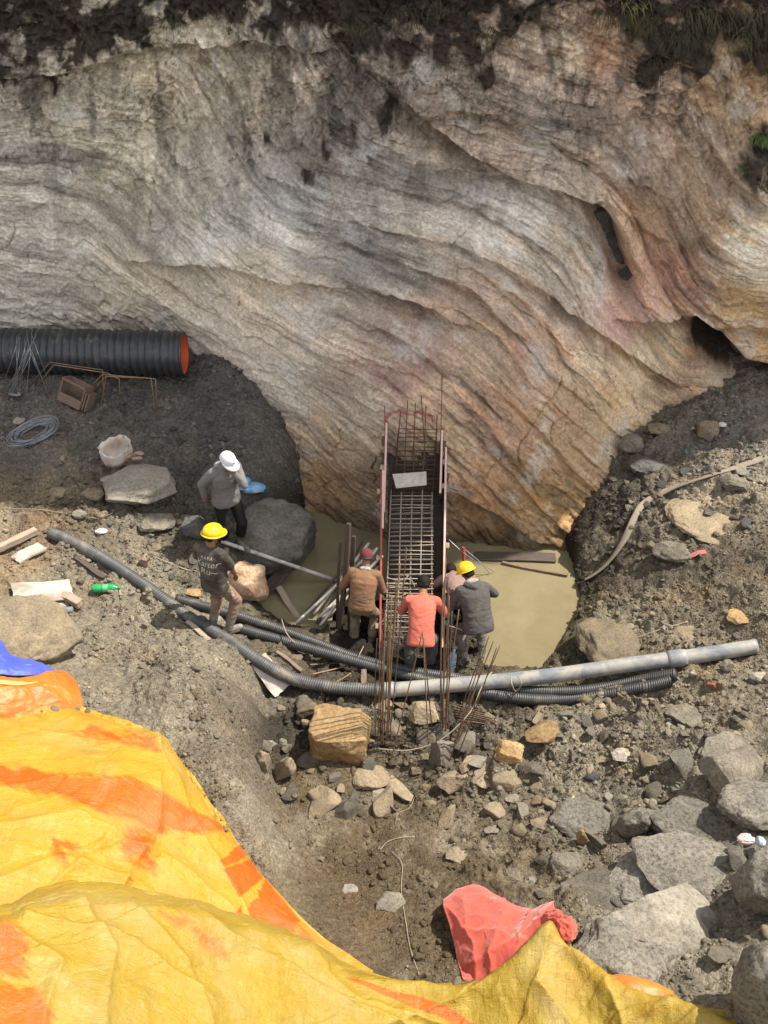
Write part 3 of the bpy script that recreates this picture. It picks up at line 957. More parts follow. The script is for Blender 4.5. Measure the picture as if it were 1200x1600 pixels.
# ------------------------------------------------------------------ shared materials
m_black = M("black_plastic", (0.026, 0.028, 0.032), (0.040, 0.042, 0.045), 9, 0.42, 0.1, 0.003, dirt=(0.10, 0.092, 0.08), dirt_amt=0.2)
m_ribbed = M("ribbed_black_plastic", (0.026, 0.027, 0.029), (0.045, 0.045, 0.045), 7, 0.5, 0.15, 0.004, dirt=(0.12, 0.11, 0.09), dirt_amt=0.25)
m_ribgrey = M("dusty_ribbed_plastic", (0.075, 0.076, 0.077), (0.045, 0.046, 0.047), 6, 0.55, 0.15, 0.004, dirt=(0.16, 0.145, 0.12), dirt_amt=0.4)
m_orange_in = M("orange_liner", (0.72, 0.13, 0.045), (0.55, 0.10, 0.04), 5, 0.5, 0.1)
m_greypipe = M("grey_pipe", (0.17, 0.188, 0.21), (0.115, 0.126, 0.142), 9, 0.5, 0.2, 0.004, dirt=(0.29, 0.275, 0.245), dirt_amt=0.75)
m_rust = M("rusty_steel", (0.125, 0.075, 0.043), (0.075, 0.048, 0.031), 30, 0.85, 0.4, 0.003, vary=0.3)
m_rust_l = M("dusty_steel", (0.33, 0.285, 0.235), (0.21, 0.165, 0.12), 24, 0.8, 0.4, 0.003, vary=0.25)
m_rust_b = M("bright_rust", (0.235, 0.15, 0.085), (0.14, 0.088, 0.052), 24, 0.8, 0.4, 0.003, vary=0.3)
m_wire = M("galvanised_wire", (0.34, 0.36, 0.38), (0.22, 0.23, 0.245), 20, 0.4, 0.1, metallic=0.55)
m_wood = M("weathered_board", (0.36, 0.29, 0.215), (0.25, 0.19, 0.135), 6, 0.85, 0.3, 0.006, stretch=(1, 9, 9), dirt=(0.20, 0.17, 0.13), dirt_amt=0.4)
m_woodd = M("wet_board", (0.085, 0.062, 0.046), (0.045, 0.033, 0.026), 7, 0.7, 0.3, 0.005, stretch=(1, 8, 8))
m_woodr = M("reddish_board", (0.20, 0.135, 0.095), (0.12, 0.08, 0.058), 8, 0.8, 0.3, 0.005, stretch=(1, 8, 8))
m_ply = M("pale_plywood", (0.43, 0.385, 0.34), (0.32, 0.28, 0.24), 4, 0.85, 0.2, 0.004, dirt=(0.22, 0.19, 0.15), dirt_amt=0.55)
m_plyw = M("white_faced_board", (0.56, 0.51, 0.475), (0.43, 0.37, 0.33), 6, 0.75, 0.2, 0.004, dirt=(0.25, 0.21, 0.17), dirt_amt=0.35)
m_panel = M("film_faced_panel", (0.075, 0.045, 0.033), (0.040, 0.026, 0.021), 5, 0.55, 0.2, 0.004, dirt=(0.14, 0.11, 0.085), dirt_amt=0.6)
m_panelout = M("grey_panel_back", (0.30, 0.28, 0.255), (0.20, 0.185, 0.165), 5, 0.8, 0.2, 0.004, dirt=(0.13, 0.11, 0.09), dirt_amt=0.5)
m_rededge = M("red_board_edge", (0.42, 0.075, 0.055), (0.28, 0.05, 0.04), 14, 0.75, 0.2)
m_pinkedge = M("pinkish_board_edge", (0.60, 0.42, 0.37), (0.50, 0.30, 0.26), 14, 0.75, 0.2)
m_sheet = M("cement_splashed_sheet", (0.47, 0.44, 0.38), (0.29, 0.27, 0.235), 13, 0.6, 0.2, 0.004)
m_cord = M("pale_cord", (0.34, 0.29, 0.22), (0.24, 0.2, 0.15), 14, 0.9, 0.2)
m_polish = M("galvanised_pole", (0.56, 0.53, 0.48), (0.42, 0.39, 0.35), 10, 0.6, 0.15, dirt=(0.22, 0.18, 0.14), dirt_amt=0.4)
m_hose = M("flat_hose_canvas", (0.235, 0.195, 0.15), (0.17, 0.14, 0.105), 7, 0.9, 0.25, 0.004)
s_grey = stone_mat("grey_stone", (0.21, 0.187, 0.148), (0.15, 0.133, 0.106), (0.26, 0.226, 0.174), 5, 0.9)
s_dark = stone_mat("dark_stone", (0.10, 0.097, 0.092), (0.07, 0.068, 0.064), (0.14, 0.132, 0.12), 5, 0.7)
s_tan = stone_mat("tan_stone", (0.25, 0.20, 0.135), (0.18, 0.146, 0.102), (0.30, 0.235, 0.15), 5, 0.6)
s_ochre = stone_mat("ochre_stone", (0.32, 0.21, 0.095), (0.24, 0.155, 0.078), (0.37, 0.265, 0.145), 4, 0.5)
s_dark2 = stone_mat("wet_grey_stone", (0.20, 0.185, 0.162), (0.13, 0.12, 0.105), (0.29, 0.265, 0.225), 3, 0.7)
s_pale = stone_mat("pale_stone", (0.31, 0.28, 0.225), (0.235, 0.21, 0.17), (0.36, 0.325, 0.265), 4, 0.6)
s_orange = stone_mat("orange_boulder_stone", (0.46, 0.32, 0.21), (0.40, 0.22, 0.12), (0.52, 0.42, 0.31), 3.5, 0.6)
s_pit = stone_mat("pitted_grey_stone", (0.222, 0.203, 0.168), (0.16, 0.146, 0.121), (0.272, 0.248, 0.203), 4, 1.0, speck=0.38)
s_brick = stone_mat("brick_red_stone", (0.28, 0.10, 0.065), (0.22, 0.085, 0.06), (0.33, 0.15, 0.10), 6, 0.5)


# ------------------------------------------------------------------ stones
def ico(sub):
    bm = bmesh.new(); bmesh.ops.create_icosphere(bm, subdivisions=sub, radius=1.0)
    V = np.array([v.co[:] for v in bm.verts], np.float32); F = np.array([[v.index for v in f.verts] for f in bm.faces], np.int32)
    bm.free()
    return V, F


ICO = {k: ico(k) for k in (1, 2, 3, 4, 5)}


def rock_verts(seed, sub=4, angular=0.6, planes=9, rough=0.10, dims=(1, 1, 1), fine=0.05, chop=(0.12, 0.55)):
    rs = np.random.RandomState(seed)
    V, F = ICO[sub]
    V = V.copy()
    V *= (1 + 0.22 * noise3(V * 0.9 + seed * 3.1))[:, None]
    for k in range(planes):
        n = rs.normal(size=3); n /= np.linalg.norm(n)
        dlim = 1.0 - angular * rs.uniform(*chop)
        q = V @ n - dlim
        V = V - np.outer(np.maximum(q, 0) * 0.985, n)
    V = V * (1 + rough * fbm3(V * 1.7 + seed, 4) + fine * fbm3(V * 6 + seed, 4, .6))[:, None]
    mn, mx = V.min(0), V.max(0)
    V = (V - (mn + mx) / 2) / (mx - mn)          # unit box
    return V * np.array(dims), F


def boulder(name, label, cat, px, py, w, h, material, seed, z=None, deep=None, rot=0.0, tilt=0.0, angular=0.85, planes=10, rough=0.16, sink=0.25, group=None, sub=4, lean=0.0, thick=None, pos=None):
    """a stone seen w x h pixels large, centred at px, py of the photograph; it stands on the ground there"""
    p = pos or (g_at(px, py + h * 0.30) if z is None else ptz(px, py + h * 0.3, z))
    if px > 880 and py > 1150: w *= 1.2; h *= 1.15; sink += .08
    W = px_m(p, w)
    dep = math.atan2(CAMH - p.z, p.y)
    Hh = px_m(p, h)
    D = deep if deep else W * 0.8
    T = thick if thick else max((Hh - D * math.sin(dep) * 0.75) / math.cos(dep), 0.42 * min(W, Hh))
    T = min(T, 1.2 * W + 0.4 * Hh)
    V, F = rock_verts(seed, max(sub, 5 if w > 30 else 4), angular, planes, rough * .75, (W, D, T), .045, (.2, .66))
    rm = np.array(Matrix.Rotation(rot, 3, 'Z') @ Matrix.Rotation(tilt, 3, 'Y') @ Matrix.Rotation(lean, 3, 'X'))
    V = V @ rm.T
    me = np_mesh(name, V, F)
    o = link(name, me, material)
    o.location = (p.x, p.y + D * 0.1, p.z + T * (0.5 - sink))
    return tag(o, label, cat, group)


B = boulder
big = [
    # px, py, w, h, mat, seed, kw, label
    (217, 757, 122, 72, s_pale, 3, dict(deep=.75, thick=.30, angular=.5, rough=.13, sink=.05, rot=.1), "flat pale grey boulder carrying the open sack"),
    (424, 822, 140, 140, s_dark2, 8, dict(deep=1.0, angular=.75, planes=8, rough=.12, sink=.34, sub=5), "big smooth dark boulder at the pool edge under the cliff"),
    (388, 905, 66, 92, s_orange, 14, dict(deep=.42, thick=.52, angular=.45, sink=.12), "rounded orange and cream boulder beside the man in the dark T-shirt"),
    (530, 1153, 96, 84, s_ochre, 0, None, ""),
    (845, 1143, 56, 44, s_ochre, 22, dict(angular=.9, sink=.12), "angular ochre stone catching sun below the grey pipe"),
    (795, 1170, 48, 40, s_ochre, 25, dict(angular=.9, sink=.12), "smaller ochre stone just left of the angular ochre one"),
    (755, 1203, 74, 34, s_tan, 28, dict(angular=.9, sink=.2), "wide flat tan stone in front of the leaning bars"),
    (580, 1210, 60, 34, s_tan, 31, dict(angular=.8, sink=.2), "low tan stone in front of the big cut block"),
    (447, 1197, 30, 60, s_tan, 34, dict(angular=.9, sink=.2, tilt=.5), "upright tan slab leaning left of the big cut block"),
    (410, 1187, 26, 44, s_tan, 35, dict(angular=.7, sink=.25), "short brown stone at the foot of the left bank"),
    (690, 1178, 40, 56, s_grey, 37, dict(angular=.9, sink=.2), "upright grey slab behind the tripod of bars"),
    (660, 1110, 52, 46, s_tan, 39, dict(angular=.8, sink=.2), "brown stone in the shade under the pipes"),
    (910, 1272, 88, 62, s_pit, 41, dict(angular=.55, sink=.2), "pale rounded boulder in the middle of the rubble slope"),
    (909, 1308, 16, 30, s_ochre, 42, dict(angular=.8, sink=.1), "little upright orange stone in front of the pale rounded boulder"),
    (990, 1283, 46, 58, s_pit, 43, dict(angular=.5, sink=.2, tilt=.5), "tilted grey stone right of the pale rounded boulder"),
    (1095, 1290, 128, 62, s_pit, 46, dict(angular=.7, sink=.25, sub=5), "long pitted boulder with light speckles in the boulder row"),
    (1085, 1345, 150, 96, s_pit, 49, dict(angular=.7, sink=.3, sub=5), "broad domed grey boulder below the long pitted one"),
    (1150, 1205, 96, 90, s_grey, 52, dict(angular=.75, sink=.25, sub=5), "large brownish boulder at the top of the boulder row"),
    (1180, 1250, 100, 76, s_pit, 55, dict(angular=.35, sink=.25, sub=5), "smooth grey boulder cut by the right edge of the picture"),
    (1180, 1380, 72, 118, s_pit, 58, dict(angular=.8, sink=.2, sub=5, deep=.45), "tall standing grey boulder at the right edge"),
    (1040, 1420, 165, 110, s_pale, 61, dict(angular=1.0, planes=7, rough=.05, sink=.2, sub=5, thick=.30, deep=.62, rot=-.35, tilt=.12), "flat angular slab boulder with a crack and chips on top"),
    (985, 1495, 170, 110, s_pit, 64, dict(angular=.7, sink=.3, sub=5, rot=-.2), "big rounded boulder next to the red cloth"),
    (1185, 1530, 90, 165, s_pit, 67, dict(angular=.6, sink=.2, sub=5, deep=.5), "steep grey boulder in the bottom right corner"),
    (1010, 1365, 110, 70, s_pit, 70, dict(angular=.5, sink=.4), "half buried boulder left of the domed one"),
    (940, 1395, 110, 50, s_grey, 72, dict(angular=.4, sink=.45), "low muddy boulder above the flat cracked slab"),
    (1140, 1170, 80, 40, s_grey, 75, dict(angular=.8, sink=.3), "dark ledge stone above the boulder row"),
    (1068, 1112, 58, 36, s_grey, 77, dict(angular=.9, sink=.25), "square muddy stone below the end of the grey pipe"),
    (952, 992, 100, 90, s_tan, 79, dict(angular=.7, sink=.35, sub=5, rot=.4, deep=.75), "large mud covered boulder on the right shore of the pool"),
    (1050, 858, 62, 44, s_grey, 81, dict(angular=.5, sink=.25), "rounded grey boulder below the canvas hose"),
    (1110, 805, 130, 58, s_tan, 83, dict(angular=.35, sink=.4, deep=.9, sub=5), "wide sunlit tan boulder with a flat top under the hose"),
    (985, 695, 40, 42, s_grey, 85, dict(angular=.3, planes=4, sink=.1), "smooth round cobble at the foot of the cliff right of the form"),
    (1010, 722, 52, 34, s_dark, 87, dict(angular=.4, sink=.3), "dark earthy lump below the smooth round cobble"),
    (1032, 667, 40, 24, s_tan, 89, dict(angular=.6, sink=.2), "brown stone lying against the foot of the cliff"),
    (1103, 672, 38, 44, s_tan, 91, dict(angular=1.0, planes=6, sink=.05, tilt=.4), "brown squared block standing tilted on the dark upper bank"),
    (1147, 753, 44, 36, s_grey, 93, dict(angular=.7, sink=.15), "jagged grey stone propping the canvas hose"),
    (1155, 964, 42, 20, s_ochre, 95, dict(angular=.5, sink=.2, thick=.09), "flat orange stone on the right bank above the pipe end"),
    (45, 985, 150, 130, s_tan, 97, dict(angular=1.0, sink=.25, sub=5, deep=.85, thick=.55, rot=-.3), "large angular tan boulder by the blue tarpaulin"),
    (80, 1010, 60, 60, s_tan, 98, dict(angular=.6, sink=.3), "smaller tan lump between the large angular boulder and the blue tarpaulin"),
    (145, 770, 40, 30, s_tan, 101, dict(angular=.6, sink=.2), "brown stone left of the flat pale boulder"),
    (90, 768, 30, 22, s_tan, 103, dict(angular=.5, sink=.2), "small brown stone on the shade edge of the left ground"),
    (305, 820, 50, 60, s_dark, 105, dict(angular=.6, sink=.3), "dark muddy rock under the right end of the flat pale boulder"),
    (240, 808, 70, 40, s_grey, 107, dict(angular=.5, sink=.35), "muddy lump supporting the flat pale boulder"),
    (226, 877, 14, 22, s_orange, 109, dict(angular=.8, sink=.1), "pinkish stone standing behind the long ribbed pipe"),
    (302, 925, 26, 16, s_ochre, 111, dict(angular=.8, sink=.1), "small orange stone left of the man in the dark T-shirt"),
    (240, 855, 26, 14, s_tan, 113, dict(angular=.9, sink=.15), "flat brown stone behind the man in the dark T-shirt"),
    (30, 658, 20, 14, s_pale, 115, dict(angular=.6, sink=.1), "pale stone left of the wire coil"),
    (1158, 738, 30, 14, s_pale, 117, dict(angular=.9, sink=-.3, thick=.07), "cream chip lying on the jagged stone that props the hose"),
    (938, 1080, 12, 10, s_brick, 0, None, ""),
    (1114, 1069, 20, 15, s_brick, 121, dict(angular=.9, sink=.1), "brick red stone near the end of the grey pipe"),
    (858, 1106, 9, 8, s_brick, 122, dict(angular=.9, sink=.1), "tiny brick red chip under the black hoses"),
    (1082, 1053, 12, 14, s_pale, 123, dict(angular=.9, sink=.1), "small pale cube of stone below the pipe coupling"),
    (1185, 1057, 30, 22, s_pale, 125, dict(angular=.7, sink=.15), "pale grey stone at the right edge below the pipe end"),
    (1135, 1040, 24, 24, s_grey, 127, dict(angular=.4, sink=.15), "grey cobble touching the grey pipe"),
    (972, 1178, 30, 22, s_pale, 129, dict(angular=.9, sink=.2), "pale flake of stone in the muddy rubble"),
    (925, 1210, 22, 16, s_dark, 131, dict(angular=.5, sink=.15), "black stone in the rubble slope"),
    (955, 382, 30, 44, s_dark, 0, None, ""),
    (440, 1160, 20, 18, s_grey, 135, dict(angular=.8, sink=.15), "grey stone between the bank and the big cut block"),
    (125, 802, 26, 20, s_grey, 137, dict(angular=.6, sink=.2), "grey stone by the end of the long ribbed pipe"),
    (1075, 985, 60, 34, s_tan, 139, dict(angular=.5, sink=.4), "half buried tan rock behind the grey pipe"),
    (610, 1410, 50, 22, s_grey, 141, dict(angular=.8, sink=.3), "grey stone on the bare earth floor"),
    (547, 1390, 26, 10, s_pale, 143, dict(angular=.6, sink=.3), "small pale stone alone on the bare earth floor"),
    (715, 1335, 38, 14, s_tan, 145, dict(angular=.6, sink=.3), "flat tan stone on the earth right of the cord"),
    (885, 1345, 44, 36, s_grey, 147, dict(angular=.6, sink=.3), "brown grey stone below the little upright orange stone"),
    (845, 1285, 34, 18, s_tan, 149, dict(angular=.6, sink=.25), "tan cobble left of the pale rounded boulder"),
    (800, 1245, 26, 18, s_pale, 151, dict(angular=.8, sink=.2), "pale stone between the leaning bars and the pale boulder"),
]
for px_, py_, w_, h_, mt_, sd_, kw_, lb_ in big:
    if kw_ is None: continue
    B("boulder" if w_ >= 58 else "stone", lb_, "boulder" if w_ >= 58 else "stone", px_, py_, w_, h_, mt_, sd_, **kw_)

# stones lying in the hollow of the cliff
for k, (a, b_, w_) in enumerate(((944, 348, 46), (954, 378, 40), (966, 404, 30), (980, 432, 28))):
    q = on_cliff(a, b_)
    V, F = rock_verts(400 + k, 4, .9, 8, .14, (px_m(q, w_), 0.22, px_m(q, w_ * 1.15)))
    o = link("stone", np_mesh("stone", V, F), s_dark)
    o.location = q + Vector((0, 0.0, 0))
    tag(o, ("topmost dark stone wedged in the hollow of the cliff", "second dark stone in the cliff hollow, under the topmost one",
            "third dark stone in the cliff hollow, above the lowest", "lowest dark stone at the bottom of the cliff hollow")[k], "stone")

# the big cut block: flat sunlit top, rough front
pb = g_at(530, 1190)
W_, D_, T_ = px_m(pb, 88), 0.44, 0.36
bm = bmesh.new(); bmesh.ops.create_cube(bm, size=1)
bmesh.ops.subdivide_edges(bm, edges=bm.edges[:], cuts=24, use_grid_fill=True)
V = np.array([v.co[:] for v in bm.verts]); F = [[v.index for v in f.verts] for f in bm.faces]; bm.free()
for n_, d_ in (((1, .2, .5), .55), ((-1, -.6, .1), .60), ((.3, -1, .35), .56), ((-.4, .5, 1), .70), ((.9, -.8, -.2), .72), ((-.9, .1, .8), .70), ((.5, -.7, .9), .80), ((0.1, 0.03, 1), .46)):
    n_ = np.array(n_, float); n_ /= np.linalg.norm(n_)
    V -= np.outer(np.maximum(V @ n_ - d_, 0), n_)
V = V * (1 + 0.05 * fbm3(V * 3.0 + 5, 4) + 0.03 * fbm3(V * 11, 3))[:, None] * np.array([W_, D_, T_])
me = np_mesh("cut_block", V, np.array(F, np.int32))
blk = link("cut_block", me, s_ochre)
blk.location = (pb.x, pb.y + 0.2, pb.z + T_ * 0.40); blk.rotation_euler = (R(4), 0, R(-7))
tag(blk, "big squared ochre rock block with a flat top crossed by bar shadows", "rock block")

# rubble: individual stones of a few shapes, by the place where they lie
rubble_shapes = []
for k in range(16):
    V, F = rock_verts(900 + k, 4, 1.0, 7, .05, (1, 0.6 + 0.4 * ((k * 7) % 5) / 5, 0.40 + 0.35 * ((k * 3) % 4) / 4), .03, (.30, .72))
    rubble_shapes.append((V, F))
rub_me = {}


def rub(k, material):
    key = (k, material.name)
    if key not in rub_me:
        me = np_mesh("rubble_stone", *rubble_shapes[k], smooth=False)
        me.materials.append(material)
        rub_me[key] = me
    return rub_me[key]


RS = random.Random(5)
zones = [
    # n, pixel polygon, size range px, materials, label, group
    (55, [(400, 1170), (470, 1140), (600, 1155), (830, 1155), (880, 1270), (800, 1330), (700, 1320), (640, 1270), (560, 1265), (480, 1280), (405, 1240)], (18, 60), (s_grey, s_tan, s_tan, s_tan, s_pale), "broken grey brown rubble stone in the heap around the starter bars", "rubble heap around the starter bars"),
    (27, [(420, 1075), (560, 1095), (830, 1100), (960, 1090), (860, 1130), (700, 1160), (590, 1140), (440, 1130)], (14, 40), (s_grey, s_tan, s_tan), "muddy stone in the trench under the pipes", "stones in the trench under the pipes"),
    (32, [(860, 1100), (1190, 1060), (1190, 1160), (1060, 1260), (960, 1260), (870, 1230)], (10, 34), (s_grey, s_pit, s_tan), "grey stone set in the muddy slope below the grey pipe", "stones in the slope below the grey pipe"),
    (24, [(690, 1280), (860, 1250), (960, 1310), (930, 1420), (860, 1440), (760, 1330)], (8, 30), (s_grey, s_tan, s_pale), "small stone on the slope between bare earth and boulders", "stones between the earth floor and the boulders"),
    (26, [(930, 1240), (1190, 1150), (1190, 1560), (1090, 1520), (900, 1380)], (16, 58), (s_pit, s_grey), "angular grey block packed between the lower right boulders", "blocks packed between the lower right boulders"),
    (34, [(60, 770), (330, 800), (330, 920), (260, 940), (130, 840)], (8, 26), (s_tan, s_pale, s_grey, s_grey), "small stone on the rough ground behind the long ribbed pipe", "stones behind the long ribbed pipe"),
    (21, [(10, 600), (300, 610), (420, 700), (320, 720), (130, 690), (20, 680)], (6, 18), (s_grey, s_dark, s_dark), "little stone on the dark shaded ground by the black culvert pipe", "stones on the dark shaded ground"),
    (24, [(930, 720), (1060, 690), (1190, 680), (1190, 880), (1000, 890), (920, 830)], (8, 30), (s_grey, s_dark, s_tan), "stone in the dark crumbly bank right of the pool", "stones in the bank right of the pool"),
    (14, [(940, 920), (1180, 900), (1180, 1000), (960, 1030)], (6, 18), (s_tan, s_grey), "small stone on the mud slope behind the grey pipe", "stones on the mud slope behind the grey pipe"),
    (18, [(200, 960), (340, 1010), (390, 1060), (340, 1180), (160, 1090)], (5, 14), (s_tan, s_grey, s_pale), "pebble on the bare slope above the yellow tarpaulin", "pebbles above the yellow tarpaulin"),
    (12, [(400, 985), (540, 1010), (560, 1050), (440, 1050)], (9, 26), (s_grey, s_pale, s_tan), "stone under the two black hoses near the pit", "stones under the two black hoses"),
    (11, [(480, 1300), (680, 1290), (690, 1480), (560, 1480)], (5, 16), (s_tan, s_grey), "pebble on the bare brown earth floor", "pebbles on the bare earth floor"),
]
for n_, poly, (s0, s1), mats, lb, gr in zones:
    x0 = min(a for a, _ in poly); x1 = max(a for a, _ in poly); y0 = min(b for _, b in poly); y1 = max(b for _, b in poly)
    k = 0
    while k < n_:
        a, b_ = RS.uniform(x0, x1), RS.uniform(y0, y1)
        if not in_poly(np.array([a]), np.array([b_]), poly)[0]: continue
        q = g_at(a, b_)
        s = px_m(q, s0 + (s1 - s0) * RS.random() ** 1.6)
        o = bpy.data.objects.new("rubble_stone", rub(RS.randrange(16), RS.choice(mats)))
        COL.objects.link(o)
        o.location = (q.x, q.y, q.z + s * RS.uniform(0.02, 0.16))
        o.rotation_euler = (RS.uniform(-.5, .5), RS.uniform(-.5, .5), RS.uniform(0, 6.28))
        o.scale = (s, s * RS.uniform(.8, 1.1), s * RS.uniform(.7, 1.1))
        tag(o, lb, "stone", gr)
        k += 1

# gravel: nobody could count it
GR = np.random.RandomState(21)
ng = 66000
tri = np.stack([Xg, Yg, H], -1).reshape(-1, 3)
vis = (PXg > -40) & (PXg < 1240) & (PYg > 560) & (PYg < 1620) & (~pin | (pd_ < 0.03))
idx = np.flatnonzero(vis.ravel())
dens = np.clip(0.25 + 1.0 * clod_zone + 0.9 * fbm2(Xg * 1.5 + 3, Yg * 1.5, 4), 0.05, 1.8) * (0.3 + 0.7 * amp)
dw = dens.ravel()[idx]
dw = dw / dw.sum()
pick = GR.choice(idx, ng, p=dw)
P = tri[pick] + np.stack([GR.uniform(-.007, .007, ng), GR.uniform(-.007, .007, ng), np.zeros(ng)], 1)
sz = np.where(np.arange(ng) < 3000, 0.016 + 0.032 * GR.rand(ng) ** 1.6, 0)
sz = np.where(sz > 0, sz, np.where(np.arange(ng) < 6500, 0.012 + 0.022 * GR.rand(ng) ** 2.5, 0.005 + 0.010 * GR.rand(ng) ** 3))
cg = Cg.reshape(-1, 3)[pick] * (0.7 + 0.75 * GR.rand(ng) ** 1.8)[:, None] * (1 + np.array([.06, 0, -.08]) * GR.uniform(-1, 1, (ng, 1)))
tmpl = [rock_verts(700 + k, 2, 1.0, 9, .12, (2.0, 1.6, 1.1)) for k in range(10)] + [rock_verts(740 + k, 1, .8, 5, .12, (2.0, 1.6, 1.1)) for k in range(10)] + [rock_verts(780 + k, 3, 1.0, 11, .12, (2.0, 1.5, 1.1)) for k in range(10)]
Va, Fa, Ca, off = [], [], [], 0
for i in range(ng):
    tV, tF = tmpl[20 + i % 10 if i < 3000 else i % 10 if i < 6500 else 10 + i % 10]
    an = GR.rand() * 6.28; ca, sa = math.cos(an), math.sin(an); t_ = GR.uniform(-.5, .5)
    rm = np.array(((ca, -sa, 0), (sa, ca, t_), (-sa * t_, -ca * t_, 1)), np.float32) * sz[i]
    Va.append(tV @ rm.T + (P[i] + (0, 0, sz[i] * .2))); Fa.append(tF + off); off += len(tV)
    Ca.append(np.repeat(cg[i:i + 1], len(tV), 0))
me = np_mesh("gravel", np.concatenate(Va), np.concatenate(Fa), smooth=False)
set_col(me, "tone", np.clip(np.concatenate(Ca), .008, .6))
mgv, nt, p = new_mat("gravel_stones")
at = N(nt, "ShaderNodeAttribute", attribute_name="tone")
tc = N(nt, "ShaderNodeTexCoord").outputs['Object']
f = ramp(nt, noise_n(nt, tc, 60, 4, 0.7), 0.3, 0.7, (0.72,) * 3, (1.25,) * 3)
nt.links.new(mixc(nt, 1.0, at.outputs['Color'], f, 'MULTIPLY'), p.inputs['Base Color']); p.inputs['Roughness'].default_value = 0.9
p.inputs['Specular IOR Level'].default_value = 0.2
tag(link("gravel", me, mgv), "loose gravel scattered over the muddy ground", "gravel", kind="stuff")

# ------------------------------------------------------------------ pipes and hoses
def gpt(px, py, lift):
    q = g_at(px, py, lift)
    return Vector((q.x, q.y, gz(q.x, q.y) + lift))


def path_pts(lst, r):
    """px, py, height: a number is a height above the water, None lies on the ground"""
    out_ = []
    for a, b, z in lst:
        g = gpt(a, b, r * 0.75)
        if z is not None:
            q = ptz(a, b, z)
            if q.z > gz(q.x, q.y) + r * .6: g = q
        out_.append(g)
    return out_


def corrugated(pts, r, pitch, depth, sides=18, spiral=True, step=None):
    L = sum((Vector(b) - Vector(a)).length for a, b in zip(pts[:-1], pts[1:]))
    n = int(L / (step or pitch / 4))
    path = catmull(pts, n)
    ds = L / n

    def rad(i, th):
        ph = 2 * math.pi * i * ds / pitch + (th if spiral else 0 * th)
        return r + depth * np.clip(1.6 * np.cos(ph), -1, 1)
    return tube(path, rad, sides)


def np_obj(name, VF, material, parent=None):
    V, F = VF
    me = bpy.data.meshes.new(name)
    F2 = []
    for f in F:
        g = []
        for k in f:
            if k not in g: g.append(int(k))
        F2.append(g)
    me.from_pydata([tuple(v) for v in V], [], F2); me.update(); me.shade_smooth()
    return link(name, me, material, parent)


rA = .066
A = path_pts([(80, 833, None), (150, 868, None), (220, 912, None), (300, 968, None), (335, 989, None), (390, 1024, .40), (450, 1058, .30), (520, 1074, .24), (604, 1079, .23)], rA)
tag(np_obj("ribbed_pipe", corrugated(A, rA, .024, .004), m_ribgrey), "long dusty ribbed pipe running from the left bank down to the grey pipe", "pipe")
Bp = path_pts([(598, 1079, .23), (700, 1071, .28), (850, 1057, .38), (1000, 1036, .52), (1092, 1024, .60), (1182, 1011, .62)], .075)
pb_ = thing("grey_pipe", "smooth pale grey pipe spanning the trench to the right bank", "pipe", Bp[0])
MBp = MB(); path = catmull([q - Bp[0] for q in Bp], 90)
V, F = tube(path, lambda i, th: np.full(len(th), .076), 20); MBp.add(V, F)
MBp.build("pipe_body", m_greypipe, pb_)
cj = path[68:74]
V, F = tube(cj, lambda i, th: np.full(len(th), .088 if 0 < i < 5 else .08), 20); MB().add(V, F).build("coupling", m_greypipe, pb_)
V, F = tube(path[0:4], .082, 20); MB().add(V, F).build("collar", m_greypipe, pb_)
rC = .056
Cp = path_pts([(275, 936, None), (330, 951, None), (400, 972, .30), (480, 1000, .22), (560, 1030, .17), (640, 1049, .13), (720, 1062, .10), (800, 1078, .13), (900, 1080, .24), (980, 1067, .36), (1056, 1054, .46)], rC)
tag(np_obj("black_hose", corrugated(Cp, rC, .022, .004), m_ribbed), "upper of the two black ribbed hoses crossing the trench", "hose")
Dp = path_pts([(376, 984, None), (450, 1004, .30), (530, 1027, .22), (620, 1052, .14), (700, 1071, .12), (800, 1091, .12), (900, 1093, .21), (1000, 1075, .38), (1048, 1065, .44)], rC)
tag(np_obj("black_hose", corrugated(Dp, rC, .022, .004), m_ribbed), "lower of the two black ribbed hoses, starting at the dark T-shirt man's feet", "hose")

# the big culvert pipe lying along the cliff
e0 = pty(287, 553, 11.55); e1 = pty(-150, 546, 11.75)
rP = px_m(e0, 36)
ax = (e1 - e0).normalized()
cv = thing("culvert_pipe", "big black corrugated culvert pipe with an orange lining lying under the cliff", "pipe", e0)
L = (e1 - e0).length
npth = int(L / .022)
pts = [ax * (L * i / npth) for i in range(npth + 1)]
pitch = px_m(e0, 11.8)


def radP(i, th):
    s = L * i / npth
    if s < pitch * .5: return np.full(len(th), rP * .97)
    w = np.clip(2.2 * np.cos(2 * math.pi * (s / pitch)), -1, 1)
    return np.full(len(th), rP * (0.955 + 0.06 * w))


V, F = tube(pts, radP, 40, caps=False)
MB().add(V, F).build("pipe_body", m_black, cv)
V, F = tube(pts[::12], rP * .86, 40, caps=False)
MB().add(V, [f[::-1] for f in F]).build("lining", m_orange_in, cv)
mb = MB(); th = np.linspace(0, 2 * math.pi, 41)
path = [Vector((0, math.cos(t) * rP * .915, math.sin(t) * rP * .915)) for t in th[:-1]]
V, F = tube(path, .055 * rP, 8, close=True); mb.add(V, F); mb.build("rim", m_black, cv)

